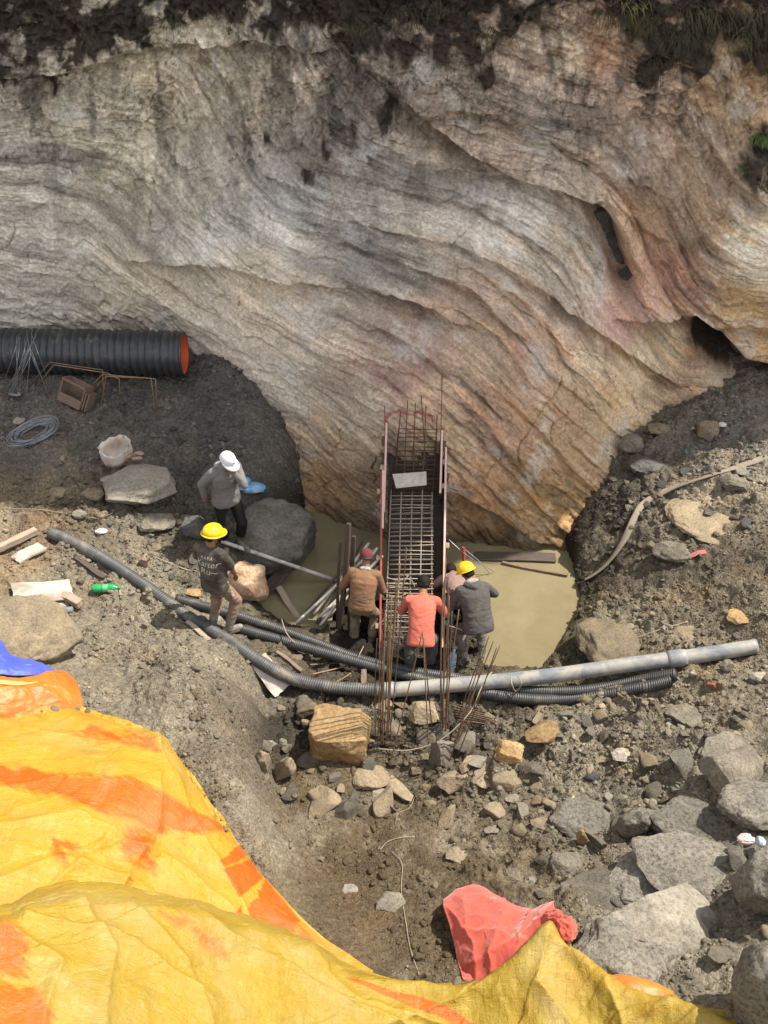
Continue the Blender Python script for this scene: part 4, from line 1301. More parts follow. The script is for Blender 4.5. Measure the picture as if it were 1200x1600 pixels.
# flat canvas hose on the right bank
hp = [gpt(a, b, .03) for a, b in ((902, 912), (925, 900), (950, 880), (975, 845), (992, 808), (1006, 788), (1040, 768), (1100, 746), (1160, 727), (1215, 711), (1300, 690))]
path = catmull(hp, 110)
hV, hF = [], []
for i, q in enumerate(path):
    d = (path[min(i + 1, 110)] - path[max(i - 1, 0)]).normalized(); s = Vector((0, 0, 1)).cross(d).normalized()
    up = (Vector((0, 0, 1)) + s * .5 * math.sin(i * .13)).normalized(); s = d.cross(up).normalized()
    for (u, w) in ((-.042, 0), (-.03, .012), (0, .016), (.03, .012), (.042, 0), (.03, -.010), (0, -.012), (-.03, -.010)):
        hV.append(tuple(q + s * u + up * w))
hF = [(i * 8 + k, i * 8 + (k + 1) % 8, i * 8 + 8 + (k + 1) % 8, i * 8 + 8 + k) for i in range(110) for k in range(8)]
tag(MB().add(hV, hF).build("flat_hose", m_hose), "flat tan canvas hose running up the right bank from the pool", "hose")

# ------------------------------------------------------------------ formwork and reinforcement of the leaning column
B0 = ptz(644, 1003, -0.12)
tq = on_cliff(648, 655)
T0 = tq - Vector((0, .12, -.08))
AX = (T0 - B0).normalized(); LX = Vector((1, 0, 0)); LX = (LX - AX * LX.dot(AX)).normalized(); NX = AX.cross(LX).normalized()
if NX.y > 0: NX = -NX
FR = Matrix((LX, AX, NX)).transposed()


def fpt(px, py, k):
    """point of the plane lying k metres in front of the column's middle"""
    o = B0 + NX * k; d = ray(px, py)
    t = (o - Vector((0, 0, CAMH))).dot(NX) / d.dot(NX)
    return d * t + Vector((0, 0, CAMH))


def floc(px, py, k):
    q = fpt(px, py, k) - B0
    return Vector((q.dot(LX), q.dot(AX), k))


fw = thing("column_formwork", "tall leaning formwork of brown panels against the cliff, open at the front", "formwork", B0)
fw.rotation_euler = FR.to_euler()
panels = [  # (px,py) of the front edge at its foot and head, edge material, outer face
    ((594, 1012), (597, 735), m_rededge, -1), ((600, 800), (604, 660), m_pinkedge, -1),
    ((692, 1012), (697, 698), m_pinkedge, 1), ((688, 770), (691, 672), m_pinkedge, 1)]
for k, (a, b_, em, sgn) in enumerate(panels):
    p0, p1 = floc(*a, .22), floc(*b_, .22)
    d = (p1 - p0); Lp = d.length; ang = math.atan2(-d.x, d.y)
    rm = Matrix.Rotation(ang, 3, 'Z'); c = (p0 + p1) / 2
    off = rm @ Vector((sgn * .004, 0, 0))
    pn = MB().box(c + Vector((0, 0, -.26)), (.018, Lp, .46), rm, .002).build("side_panel", m_panel, fw, smooth=False)
    MB().box(c + Vector((0, 0, -.016)), (.022, Lp * .998, .024), rm, .003).build("panel_edge", em, pn, smooth=False)
    if k == 0:
        p2 = floc(600, 826, .222); c2 = (p1 + p2) / 2 + Vector((0, 0, .004)); l2 = (p1 - p2).length
        MB().box(c2, (.026, l2, .030), rm, .003).build("panel_edge", m_pinkedge, pn, smooth=False)
    MB().box(c + Vector((sgn * .013, 0, -.26)), (.006, Lp * .996, .44), rm).build("panel_back", m_panelout, pn, smooth=False)
    for t in (.12, .5, .88):
        cc = p0.lerp(p1, t)
        MB().box(cc + Vector((sgn * .036, 0, -.24)), (.04, .06, .44), rm, .004).build("batten", m_wood, pn, smooth=False)
# boards closing the far side, seen dark through the bars
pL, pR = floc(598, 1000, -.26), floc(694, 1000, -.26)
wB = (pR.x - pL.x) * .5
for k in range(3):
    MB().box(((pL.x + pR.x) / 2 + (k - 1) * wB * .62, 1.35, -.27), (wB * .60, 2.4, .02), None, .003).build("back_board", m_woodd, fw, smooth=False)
for t, kk in ((.55, .20), (1.25, .2), (1.9, .2)):
    MB().tube([(pL.x - .03, t, -.05), (pR.x + .03, t + .01, -.05)], .008, 6).build("tie_bar", m_rust, fw)


def cage(label, xs, y0, y1, n, kf, kb, seed, ext, bar_m, name="rebar_cage"):
    rs = random.Random(seed)
    c = thing(name, label, "rebar cage", B0); c.rotation_euler = FR.to_euler()
    lo = [floc(a, y1, kf) for a, _ in xs]; hi = [floc(b, y0, kf) for _, b in xs]
    for i, (p, q) in enumerate(zip(lo, hi)):
        q2 = q + (q - p).normalized() * ext[i]
        m = (p + q2) / 2 + Vector((rs.uniform(-.006, .006), 0, rs.uniform(-.006, .01)))
        MB().tube([p, m, q2], .0075, 6, 8).build("main_bar", bar_m, c)
        if i in (0, len(xs) - 1, 2):
            dp = Vector((0, 0, kb - kf))
            MB().tube([p + dp, m + dp, q2 + dp * .98], .0075, 6, 8).build("main_bar", bar_m, c)
    for j in range(n):
        t = (j + .3 + rs.uniform(-.12, .12)) / n
        a = hi[0].lerp(lo[0], t) + Vector((-.012, 0, .009)); b = hi[-1].lerp(lo[-1], t) + Vector((.012, rs.uniform(-.012, .012), .009))
        dp = Vector((0, rs.uniform(-.012, .012), kb - kf - .018))
        m = (a + b) / 2 + Vector((0, rs.uniform(-.008, .008), rs.uniform(0, .004)))
        V, F = tube([a, m, b, b + dp, (a + b) / 2 + dp, a + dp], .0058, 6, close=True)
        MB().add(V, F).build("stirrup", bar_m, c)
    return c


c1 = cage("lower rebar cage with a pale dusty grid in front of the red shirted man", [(602, 611), (621, 627), (639, 644), (656, 660), (675, 675)], 772, 1000, 31, .10, -.18, 3, [.05, .02, .03, .06, .02], m_rust_l)
c2 = cage("upper dark rebar cage whose bars stand out above the form", [(615, 624), (630, 635), (645, 648), (659, 664), (676, 682)], 668, 776, 15, -.02, -.22, 4, [.20, .34, .30, .27, .16], m_rust)
for k, (a, b_) in enumerate((((687, 760), (691, 586)), ((668, 760), (658, 618)), ((602, 700), (601, 634)))):
    MB().tube([floc(*a, -.05), floc(*b_, -.03)], .006, 6).build("main_bar", m_rust, c2)
for k, pts in enumerate((((604, 902), (618, 906), (632, 905), (638, 899)), ((605, 915), (626, 916), (634, 905), (644, 908), (648, 918)), ((606, 930), (624, 932), (634, 928)), ((608, 945), (630, 944), (636, 935)))):
    MB().tube([floc(*q, .13) for q in pts], .006, 6, 14).build("bent_hook", m_rust_l, c1)

sh = [fpt(613, 741, .17), fpt(666, 737, .15), fpt(666.5, 758, .20), fpt(619, 763, .22)]
n_ = (sh[1] - sh[0]).cross(sh[3] - sh[0]).normalized() * .004
mb = MB(); mb.add([q + n_ for q in sh] + [q - n_ for q in sh], [(0, 1, 2, 3), (7, 6, 5, 4), (0, 4, 5, 1), (1, 5, 6, 2), (2, 6, 7, 3), (3, 7, 4, 0)])
tag(mb.build("metal_sheet", m_sheet, smooth=False), "white cement splashed metal sheet lying across the rebar cage", "sheet")


# ------------------------------------------------------------------ bars standing and lying about
def bar(name, p0, p1, r, material, label, cat, group=None, bend=0.0, sides=6, seed=0):
    p0, p1 = Vector(p0), Vector(p1)
    m = (p0 + p1) / 2 + Vector((bend, bend * .5, -abs(bend) * .3))
    mb = MB()
    path = catmull([p0, m, p1], 14)
    V, F = tube([q - p0 for q in path], r, sides); mb.add(V, F)
    o = mb.build(name, material); o.location = p0
    return tag(o, label, cat, group)


def stand(base, top, lean=0.0):
    b = gpt(base[0], base[1], -.04)
    return b, pty(top[0], top[1], b.y + lean)


L1 = "thin rusty starter bar standing in the left bunch before the cage"
for k, (a, t, ln) in enumerate((((587, 1168), (589, 998), 0), ((590, 1172), (593, 972), 0), ((594, 1160), (597, 984), .05), ((597, 1171), (602, 954), 0), ((600, 1155), (606, 940), .1), ((603, 1165), (612, 930), .05),
                            ((606, 1158), (619, 909), 0), ((604, 1164), (625, 880), 0), ((609, 1150), (635, 856), .1), ((598, 1168), (600, 1010), 0), ((611, 1160), (607, 985), .1))):
    bar("starter_bar", *stand(a, t, ln), .0052, (m_rust, m_rust_b)[k % 2], L1, "rebar", "left bunch of starter bars", .012 * ((k * 5) % 7 - 3) / 3)
L2 = "thin rusty starter bar in the bunch right of the red shirted man"
for k, (a, t, ln) in enumerate((((689, 1150), (692, 920), 0), ((691, 1154), (694, 907), .05), ((693, 1146), (696, 873), 0), ((695, 1152), (700, 905), .1), ((697, 1140), (702, 931), 0), ((692, 1142), (690, 960), .1), ((688, 1140), (699, 975), 0), ((700, 1145), (706, 955), .1))):
    bar("starter_bar", *stand(a, t, ln), .0052, (m_rust, m_rust_b)[(k + 1) % 2], L2, "rebar", "middle bunch of starter bars", .012 * ((k * 3) % 5 - 2) / 2)
tp = stand((670, 1176), (661, 990), -.02)
bar("tripod_bar", *tp, .0055, m_rust_b, "nearly upright rusty bar of the tied pair before the red shirted man", "rebar")
bar("tripod_bar", *stand((608, 1200), (660, 988), .30), .0055, m_rust_b, "slanting rusty bar of the tied pair before the red shirted man", "rebar")
bar("tripod_bar", *stand((676, 1150), (661, 993), -.1), .0055, m_rust, "short rear rusty bar leaning on the tied pair", "rebar")
L3 = "rusty starter bar slanting to the right in the bunch before the grey pipe"
for k, (a, t, ln) in enumerate((((700, 1196), (771, 1002), .1), ((706, 1180), (782, 1007), .12), ((703, 1188), (764, 994), .1), ((709, 1172), (760, 1013), .15), ((698, 1170), (752, 1020), .1), ((696, 1150), (717, 953), .1), ((712, 1190), (776, 1012), .1))):
    bar("starter_bar", *stand(a, t, ln), .0052, (m_rust, m_rust_b)[k % 2], L3, "rebar", "right slanting bunch of starter bars", .02 * ((k * 3) % 5 - 2) / 2)
L4 = "short rusty bar lying in the bundle on the ground under the grey pipe"
for k in range(7):
    a = gpt(702 + k * 2, 1098 + k * 4.5, .02); b_ = gpt(764 + k * 2.5, 1116 + k * 3.2, .03)
    bar("loose_bar", a, b_, .007, m_rust, L4, "rebar", "bundle of loose bars under the grey pipe")
for k, (a, b_, lb) in enumerate((((484, 1039), (552, 1034), "rusty bar lying on stones beside the two black hoses"), ((488, 1054), (556, 1038), "longer bent rusty bar lying just below the other one by the hoses"),
                                 ((520, 1068), (548, 1052), "short rusty bar end poking out under the black hoses"))):
    bar("loose_bar", gpt(*a, .05), gpt(*b_, .08), .008, m_rust_b, lb, "rebar", bend=.02)
for k, (a, b_) in enumerate((((697, 757), (744, 766)), ((697, 760), (742, 770)), ((698, 763), (740, 773)), ((698, 768), (736, 768)))):
    p = on_cliff(*b_); p = p - Vector((0, .05, 0))
    bar("tie_wire", fpt(*a, -.1), p, .004, m_wire, "thin pale wire end sticking out to the right of the form", "wire", "wire ends right of the form")

# bent bars and wires by the culvert
for k, (pts, lb) in enumerate((
        (((46, 604), (78, 566), (160, 578), (163, 630)), "bent rusty stirrup bar nearest the culvert, left end under the wires"),
        (((56, 606), (84, 570), (168, 583), (186, 592), (188, 622)), "bent rusty stirrup bar with a short kinked right end"),
        (((133, 614), (160, 585), (243, 592), (246, 640)), "bent rusty stirrup bar reaching farthest right"),
        (((139, 618), (165, 588), (236, 591), (243, 646)), "bent rusty stirrup bar just below the farthest reaching one"),
        (((160, 580), (166, 588), (158, 634)), "rusty hook hanging down between the stirrup bars"))):
    g0 = gpt(*pts[0], 0); g1 = gpt(*pts[-1], 0); n = len(pts)
    P = [pty(q[0], q[1], g0.y + (g1.y - g0.y) * i / (n - 1)) for i, q in enumerate(pts)]
    P[0] = g0; P[-1] = g1
    Q = []
    for i, q in enumerate(P):           # tight bends
        if 0 < i < n - 1:
            Q += [q + (P[i - 1] - q).normalized() * .04, q, q + (P[i + 1] - q).normalized() * .04]
        else: Q.append(q)
    V, F = tube([q - Q[0] for q in Q], .0075, 6)
    o = MB().add(V, F).build("bent_bar", m_rust_b); o.location = Q[0]
    tag(o, lb, "rebar")
rs = random.Random(9)
for k in range(13):
    tx, bx, by = rs.uniform(22, 62), rs.uniform(4, 84), rs.uniform(598, 640)
    g0 = gpt(bx, by, 0); yb = 11.3
    top = pty(tx, 516 + rs.uniform(0, 10), 11.62); mid = pty(tx * .72 + bx * .28, 560 + rs.uniform(-12, 10), 11.05)
    V, F = tube([q - g0 for q in catmull([top + Vector((rs.uniform(-.1, .1), .3, -.12)), top, mid, g0], 18)], .0042, 5)
    o = MB().add(V, F).build("loose_wire", m_wire); o.location = g0
    tag(o, "thin grey wire hanging over the black culvert pipe to the ground", "wire", "wires hanging over the culvert pipe")
# wire coil
gc_ = gpt(52, 680, .05); co = MB(); rs = random.Random(4)
for k in range(20):
    r0 = .17 + .155 * k / 19 + rs.uniform(-.01, .01)
    path = [Vector((math.cos(t) * r0 * 1.1, math.sin(t) * r0 * .72, .05 * math.sin(t * 2 + k) * .3 + rs.uniform(-.004, .004) + .012 * (k % 4) - .10 * math.cos(t + .3) * 0)) for t in np.linspace(0, 6.2832, 41)[:-1]]
    V, F = tube(path, .0045, 5, close=True); co.add(V, F)
o = co.build("wire_coil", m_wire); o.location = gc_ + Vector((0, 0, .02)); o.rotation_euler = (R(6), R(-12), R(22))
tag(o, "flat grey coil of galvanised wire lying on the dark ground", "wire coil")
# tool
gt = gpt(12, 616, .03)
tl = thing("hand_tool", "old curved hoe blade with a short handle by the left edge", "tool", gt, rotz=R(-6))
MB().tube([(-.35, .06, .02), (-.1, .02, .03), (.05, -.03, .03)], .013, 8).build("handle", m_woodd, tl)
path = [Vector((.05 + .13 * math.sin(t) * 1.0, -.03 - .05 * t + .06 * t * t * .5, .03)) for t in np.linspace(0, 2.4, 14)]
V, F = tube(path, lambda i, th: np.where(np.abs(np.cos(th)) > .5, .012, .034) * (1 - .03 * i), 8); MB().add(V, F).build("blade", m_rust_l, tl)

# wooden box
gb = gpt(114, 632, .0)
wb = thing("wooden_box", "small reddish brown wooden box standing on edge below the culvert", "box", gb + Vector((0, 0, .02)), rotz=R(-22))
wb.rotation_euler = (R(-24), R(14), R(-24))
w, h, d = .34, .30, .20
for c, s in (((0, -d / 2, .05), (w, .018, .12)), ((0, d / 2, h / 2), (w, .018, h)), ((-w / 2, 0, h / 2), (.018, d, h)), ((w / 2, 0, h / 2), (.018, d, h)), ((0, 0, .01), (w, d, .02)), ((0, -d / 2, h - .01), (w * 1.04, .03, .025))):
    MB().box(c, s, None, .003).build("board", m_woodr, wb, smooth=False)
for x in (.05, .09): MB().box((w / 2 + x - .02, 0, h / 2 - .03), (.02, d * .9, h * .8), None, .003).build("board", m_woodr, wb, smooth=False)


# ------------------------------------------------------------------ boards
def plank(name, p0, p1, w, t, material, label, cat="plank", roll=0.0, group=None):
    p0, p1 = Vector(p0), Vector(p1)
    d = (p1 - p0); L = d.length; d.normalize()
    s = Vector((0, 0, 1)).cross(d).normalized(); u = d.cross(s)
    rm = Matrix((d, s, u)).transposed() @ Matrix.Rotation(roll, 3, 'X')
    bm = bmesh.new(); bmesh.ops.create_cube(bm, size=1)
    bmesh.ops.subdivide_edges(bm, edges=bm.edges[:], cuts=5, use_grid_fill=True)
    for v in bm.verts:
        c = v.co.copy()
        k = math.sin(c.x * 5 + L * 7) * .012 + math.sin(c.x * 23 + c.y * 9) * .004
        v.co = Vector((c.x * L + math.sin(c.y * 17 + L) * .006, c.y * w + k * .5, c.z * t + k * .35))
    me = bpy.data.meshes.new(name); bm.to_mesh(me); bm.free()
    o = link(name, me, material)
    o.matrix_world = Matrix.Translation((p0 + p1) / 2) @ rm.to_4x4()
    return tag(o, label, cat, group)


plank("beam", gpt(-40, 872, .06), gpt(57, 830, .05), .085, .06, m_wood, "brown squared timber beam reaching in from the left edge", "beam")
plank("board", gpt(24, 876, .02), gpt(66, 853, .03), .17, .02, m_ply, "small grey board lying below the timber beam", "board")
plank("board", gpt(20, 928, .07), gpt(112, 921, .06), .30, .018, m_ply, "big pale plywood sheet left of the green bottle", "board", R(4))
plank("board", gpt(24, 942, .03), gpt(104, 938, .03), .24, .02, m_wood, "brown board under the pale plywood sheet", "board")
plank("timber_offcut", gpt(96, 930, .06), gpt(126, 944, .05), .09, .07, m_wood, "chunky broken timber end beside the plywood sheet", "timber")
V, F = tube([gpt(58, 957, .045), gpt(113, 954, .045)], .035, 14)
tag(MB().add(V, F).build("pipe_offcut", m_greypipe), "short cut length of grey pipe below the plywood sheet", "pipe")
plank("plank", gpt(118, 872, .02), gpt(164, 902, .02), .06, .025, m_woodd, "thin dark plank tucked along the long ribbed pipe", "plank")
plank("plank", gpt(292, 972, .05), gpt(328, 1000, .02), .05, .02, m_wood, "short strip of wood under the ribbed pipe by the man in the dark T-shirt", "plank")
plank("board", gpt(402, 1030, .10), gpt(442, 1080, .07), .20, .016, m_plyw, "white faced board leaning under the ribbed pipe", "board", R(22))
plank("plank", gpt(432, 1018, .05), gpt(472, 1048, .05), .04, .02, m_woodr, "narrow reddish strip of wood right of the white faced board", "plank")
plank("plank", gpt(478, 999, .10), gpt(505, 1010, .08), .04, .02, m_wood, "thin yellowish batten between the two black hoses", "plank")
plank("plank", ptz(434, 918, .06), ptz(474, 976, -.03), .075, .03, m_wood, "brown plank sticking out of the dark water by the pole bundle", "plank")
plank("board", ptz(400, 935, .03), ptz(452, 884, .14), .20, .02, m_woodd, "dark wet board sloping into the water behind the orange boulder", "board", R(-14))
plank("plank", ptz(785, 879, .02), ptz(886, 900, .015), .035, .03, m_woodr, "long thin reddish batten floating on the far side of the pool", "plank")
plank("board", ptz(742, 868, .015), ptz(868, 872, .02), .16, .02, m_woodd, "dark soaked board lying in the water below the cliff", "board")
plank("post", gpt(570, 1092, -.02), gpt(569, 1040, .0) + Vector((0, -.32, .28)), .055, .05, m_woodr, "short brown post propping the ribbed pipe", "post")
for k, (a, t_, w_, lb) in enumerate((((531, 995), (545, 818), .05, "dark upright steel post left of the pole bundle top"), ((546, 992), (552, 838), .04, "second thinner dark upright post beside the beanie man"), ((527, 990), (531, 850), .03, "dark upright board standing in the water left of the form"))):
    b_ = ptz(a[0], a[1], -.15)
    plank("post", b_, pty(t_[0], t_[1], b_.y + .25), w_, .04, m_woodd, lb, "post")
b_ = ptz(727, 905, 0.0)
plank("post", b_, pty(724, 855, b_.y + .05), .035, .03, m_rededge, "thin reddish stake behind the yellow helmet of the grey hooded man", "stake")

# poles
bar("pole", gpt(346, 846, .10), ptz(527, 908, .02), .024, m_polish, "long pale pole slanting from the man in the white cap down to the water", "pole", sides=10)
for k, (a, z0, b_, z1, lb, mt) in enumerate((
        ((462, 974), .06, (586, 858), .55, "longest pole of the bundle, with a pale worn lower end", m_polish), ((495, 974), .03, (566, 846), .55, "thin dark pole at the left of the bundle", m_woodd),
        ((490, 960), .05, (577, 848), .62, "grey pole second from the top of the bundle", m_polish), ((500, 978), .02, (590, 856), .66, "grey pole lying topmost in the bundle", m_polish),
        ((497, 966), .06, (598, 868), .62, "grey pole at the right of the bundle", m_polish), ((480, 955), .08, (557, 862), .5, "dark short pole under the bundle", m_woodd), ((505, 970), .0, (594, 884), .5, "dull pole at the bottom right of the bundle", m_polish))):
    bar("pole", ptz(*a, z0), ptz(*b_, z1), .017, mt, lb, "pole", "bundle of poles leaning beside the form", sides=10)


# ------------------------------------------------------------------ cords, wires
def cord(name, pts, r, material, label, lift=.012, cat="cord", n=None):
    P = [gpt(a, b_, lift) if len(q) == 2 else ptz(*q) for q in pts for a, b_ in (q[:2],)]
    V, F = tube([q - P[0] for q in catmull(P, n or 10 * len(P))], r, 6)
    o = MB().add(V, F).build(name, material); o.location = P[0]
    return tag(o, label, cat)


cord("cord", ((594, 1328), (606, 1316), (628, 1309), (648, 1308)), .0032, m_cord, "short pale cord end curving over the bare earth", .014)
cord("cord", ((612, 1330), (628, 1350), (627, 1390), (634, 1440), (641, 1482), (655, 1524)), .0032, m_cord, "long thin cord running down the bare earth to the tarpaulin", .014)
cord("cord", ((618, 1288), (622, 1272), (640, 1262), (648, 1246)), .0026, m_cord, "thin curl of string above the cord ends on the earth", .014)
cord("cord", ((590, 1170, .18), (640, 1172, .22), (690, 1155, .35), (735, 1112, .55), (752, 1075, .62), (768, 1050, .62)), .006, m_cord, "white cord tied from the left bars across to the slanting bars")
cord("cord", ((440, 968, .42), (448, 990, .44), (462, 1006, .32), (480, 1024, .12)), .006, m_cord, "white cord looped over the two black hoses")
cord("cord", ((568, 1010, .28), (562, 1022, .27), (556, 1034, .2), (550, 1042, .08)), .005, m_cord, "thin white tie hanging from the upper black hose", n=20)
cord("cord", ((798, 1056, .50), (800, 1070, .49), (806, 1080, .34), (815, 1068, .47), (808, 1055, .51)), .006, m_cord, "pale string knotted round the grey pipe")
cord("rope", ((-20, 795), (40, 796), (70, 799), (120, 806), (165, 812)), .007, m_hose, "thin brown rope lying along the shade edge at the left", .02)
cord("wire", ((700, 842, .5), (730, 868, .35), (772, 893, .02)), .004, m_wire, "thin wire slanting into the pool behind the helmeted man", cat="wire")
cord("wire", ((726, 858, .3), (752, 880, .15), (765, 896, .02)), .004, m_wire, "second thin wire dipping into the pool from the red stake", cat="wire")
cord("cable", ((648, 1008, .05), (668, 1000, .10), (683, 1012, .08), (676, 1024, .02), (655, 1022, .02), (646, 1014, .04)), .006, m_wire, "coil of thin white cable at the feet of the red shirted man")
cord("cable", ((702, 978, .55), (722, 985, .5), (732, 1000, .25), (728, 1018, .1)), .006, m_cord, "pale cable looping beside the grey hooded man's legs")
cord("root", ((180, 800), (150, 806), (110, 745), (90, 770)), .008, m_woodd, "dark root lying on the shaded ground at the left", .01)
cord("stick", ((235, 868), (260, 878), (290, 890), (330, 900)), .007, m_wood, "thin crooked stick among the stones behind the long pipe", .02)
cord("stick", ((955, 1010), (985, 1000), (1030, 985), (1075, 972)), .005, m_wood, "thin twig lying on the mud above the grey pipe", .015)

# ------------------------------------------------------------------ sack, plastic, bottles, scraps
def crumple(seed, dims, material, name, label, cat, loc, rot=(0, 0, 0), amp=.30, sub=4):
    V, F = ICO[sub]
    V = V * (1 + amp * ridge3(V * 1.6 + seed) + .10 * ridge3(V * 4.1 + seed))[:, None]
    V = V * np.array(dims)
    o = link(name, np_mesh(name, V, F), material)
    o.location = loc; o.rotation_euler = rot
    return tag(o, label, cat)


def ridge3(P):
    return 0.7 - 1.6 * np.abs(noise3(P)) - 0.6 * np.abs(noise3(P * 2.1 + 5))


m_sack = M("stained_sack", (0.60, 0.56, 0.50), (0.46, 0.42, 0.37), 5, 0.7, 0.4, 0.006, dirt=(0.46, 0.27, 0.13), dirt_amt=0.55)
m_blue = M("blue_film", (0.10, 0.28, 0.55), (0.22, 0.40, 0.60), 7, 0.35, 0.3, 0.006, dirt=(0.45, 0.48, 0.5), dirt_amt=0.35)
m_pinkbr = M("pinkish_brick", (0.36, 0.24, 0.20), (0.28, 0.17, 0.14), 10, 0.85, 0.3)
m_green = M("green_bottle_plastic", (0.02, 0.30, 0.085), (0.01, 0.22, 0.06), 6, 0.18, 0.15, 0.004, dirt=(0.10, 0.42, 0.2), dirt_amt=0.4)
m_white = M("white_plastic", (0.62, 0.62, 0.60), (0.5, 0.5, 0.48), 9, 0.4, 0.15)
m_redsc = M("red_scrap", (0.36, 0.10, 0.09), (0.28, 0.08, 0.07), 9, 0.7, 0.2)
q = g_at(186, 752) + Vector((0, .10, .27))
sk = thing("sack", "open white and orange sack standing on the flat pale boulder", "sack", q, rotz=R(20))
prof = [(.10, 0), (.155, .03), (.165, .10), (.15, .17), (.165, .22), (.155, .222), (.14, .17), (.15, .10), (.13, .035), (0.001, .03)]
V, F = [], []
ns = 48
for i, (r, z) in enumerate(prof):
    for k in range(ns):
        t = 2 * math.pi * k / ns
        wv = 1 + .06 * math.sin(3 * t + 1) + .03 * math.sin(7 * t + i * .5) + .03 * math.sin(11 * t - i)
        V.append((r * wv * 1.15 * math.cos(t) + .02 * i * .3, r * wv * math.sin(t), z * (1 + .09 * math.sin(t * 2 + .6) + .03 * math.sin(9 * t))))
F = [(i * ns + k, i * ns + (k + 1) % ns, i * ns + ns + (k + 1) % ns, i * ns + ns + k) for i in range(len(prof) - 1) for k in range(ns)]
o = MB().add(V, F).build("bag", m_sack, sk)
o.rotation_euler = (R(14), R(-10), 0)
for k, (a, b_, rz, lb) in enumerate(((208, 744, 30, "pinkish brick piece touching the sack on the flat boulder"), (220, 740, -12, "pinkish brick piece at the back of the flat boulder"), (217, 749, 8, "pinkish brick piece nearest the viewer on the flat boulder"))):
    V, F = rock_verts(60 + k, 3, 1.0, 7, .03, (.13, .06, .045), .01)
    o = link("brick_piece", np_mesh("brick_piece", V, F, False), m_pinkbr)
    o.location = g_at(a, b_ + 6) + Vector((0, .10, .285)); o.rotation_euler = (0, 0, R(rz))
    tag(o, lb, "brick")
crumple(3, (.15, .08, .05), m_blue, "plastic_bag", "crumpled blue plastic bag on the dark ground behind the white capped man", "bag", gpt(394, 763, .04), (0, .1, .1))
crumple(5, (.06, .05, .04), m_blue, "plastic_bag", "smaller blue and white plastic scrap by the hand of the white capped man", "bag", gpt(383, 752, .05))
crumple(7, (.06, .045, .03), M("pink_wrapper", (.55, .36, .32), (.5, .45, .42), 8, .5, .2), "wrapper", "pinkish white wrapper wedged among the right boulders", "litter", gpt(1165, 1312, .12))
crumple(9, (.035, .04, .03), M("blue_wrapper", (.10, .20, .28), (.5, .52, .53), 14, .4, .2), "wrapper", "blue and white wrapper wedged at the right edge among boulders", "litter", gpt(1188, 1316, .12))
crumple(11, (.05, .04, .02), m_white, "plastic_scrap", "white plastic scrap on the dark upper right bank", "litter", gpt(1128, 664, .02))
crumple(12, (.06, .04, .015), m_white, "plastic_scrap", "white scrap lying among stones behind the long pipe", "litter", gpt(158, 830, .015), amp=.5)
plank("plastic_scrap", gpt(1078, 869, .02), gpt(1103, 862, .03), .05, .006, m_redsc, "red triangular scrap lying on the right bank", "litter", R(20))


def lathe(prof, ns=20):
    V = [(z, r * math.cos(2 * math.pi * k / ns), r * math.sin(2 * math.pi * k / ns)) for z, r in prof for k in range(ns)]
    F = [(i * ns + k, i * ns + (k + 1) % ns, i * ns + ns + (k + 1) % ns, i * ns + ns + k) for i in range(len(prof) - 1) for k in range(ns)]
    return V, F


def bottle(label, loc, rz, mat_b, mat_c, mat_l, s=1.0, rot=None):
    t = thing("plastic_bottle", label, "bottle", loc, rotz=rz, scale=s)
    if rot: t.rotation_euler = rot
    MB().add(*lathe([(-.145, 0.0005), (-.148, .02), (-.14, .042), (-.12, .046), (-.05, .044), (-.045, .041), (-.035, .045), (.03, .045), (.04, .041), (.05, .045), (.085, .038), (.115, .018), (.132, .015), (.134, .0005)])).build("bottle_body", mat_b, t)
    MB().add(*lathe([(.130, .017), (.15, .017), (.152, .0005)], 16)).build("cap", mat_c, t)
    MB().add(*lathe([(-.03, .0455), (-.028, .0462), (.022, .0462), (.024, .0455)])).build("label_band", mat_l, t)
    return t


bottle("green plastic bottle lying on the slope below the long pipe", gpt(166, 920, .04), R(4), m_green, m_green, M("pale_green_band", (.16, .42, .22), (.05, .33, .12), 20, .4, .1))
m_clear, nt, p = new_mat("clear_plastic")
p.inputs['Base Color'].default_value = (.75, .85, .9, 1); p.inputs['Transmission Weight'].default_value = .75; p.inputs['Roughness'].default_value = .15; p.inputs['IOR'].default_value = 1.2
bottle("clear plastic bottle with a blue band beside the slanting bars", gpt(706, 1034, .14), 0, m_clear, m_blue, m_blue, 1.0, (0, R(-75), R(60)))

# ------------------------------------------------------------------ grass and roots along the top of the cliff
m_grass = M("dry_hanging_grass", (0.085, 0.075, 0.035), (0.05, 0.05, 0.022), 12, 0.9, 0.0, vary=.4)
m_leaf = M("green_leaves", (0.075, 0.13, 0.03), (0.05, 0.09, 0.025), 9, 0.7, 0.0, vary=.3)


def tuft(px, py, n, ln, label, mt, seed, droop=1.0, wid=.006, name="grass_tuft", cat="grass", group=None):
    rs = random.Random(seed); q = on_cliff(px, py) + Vector((0, .03, 0)); V, F = [], []
    for k in range(n):
        b = Vector((rs.gauss(0, ln * .35), rs.uniform(-.02, .02), rs.gauss(0, ln * .12)))
        d = Vector((rs.gauss(0, .45), -1.0, rs.uniform(-.1, .9))).normalized(); l = ln * rs.uniform(.5, 1.2)
        w = wid * rs.uniform(.6, 1.3); s = Vector((1, rs.uniform(-.5, .5), 0)).normalized()
        p = b.copy(); v = d.copy(); base = len(V)
        for i in range(6):
            ww = w * (1 - i / 5.5)
            V += [tuple(p - s * ww), tuple(p + s * ww)]
            p = p + v * l / 5; v = (v + Vector((0, .12, -.42 * droop))).normalized()
        F += [(base + 2 * i, base + 2 * i + 1, base + 2 * i + 3, base + 2 * i + 2) for i in range(5)]
    o = MB().add(V, F).build(name, mt); o.location = q
    return tag(o, label, cat, group)


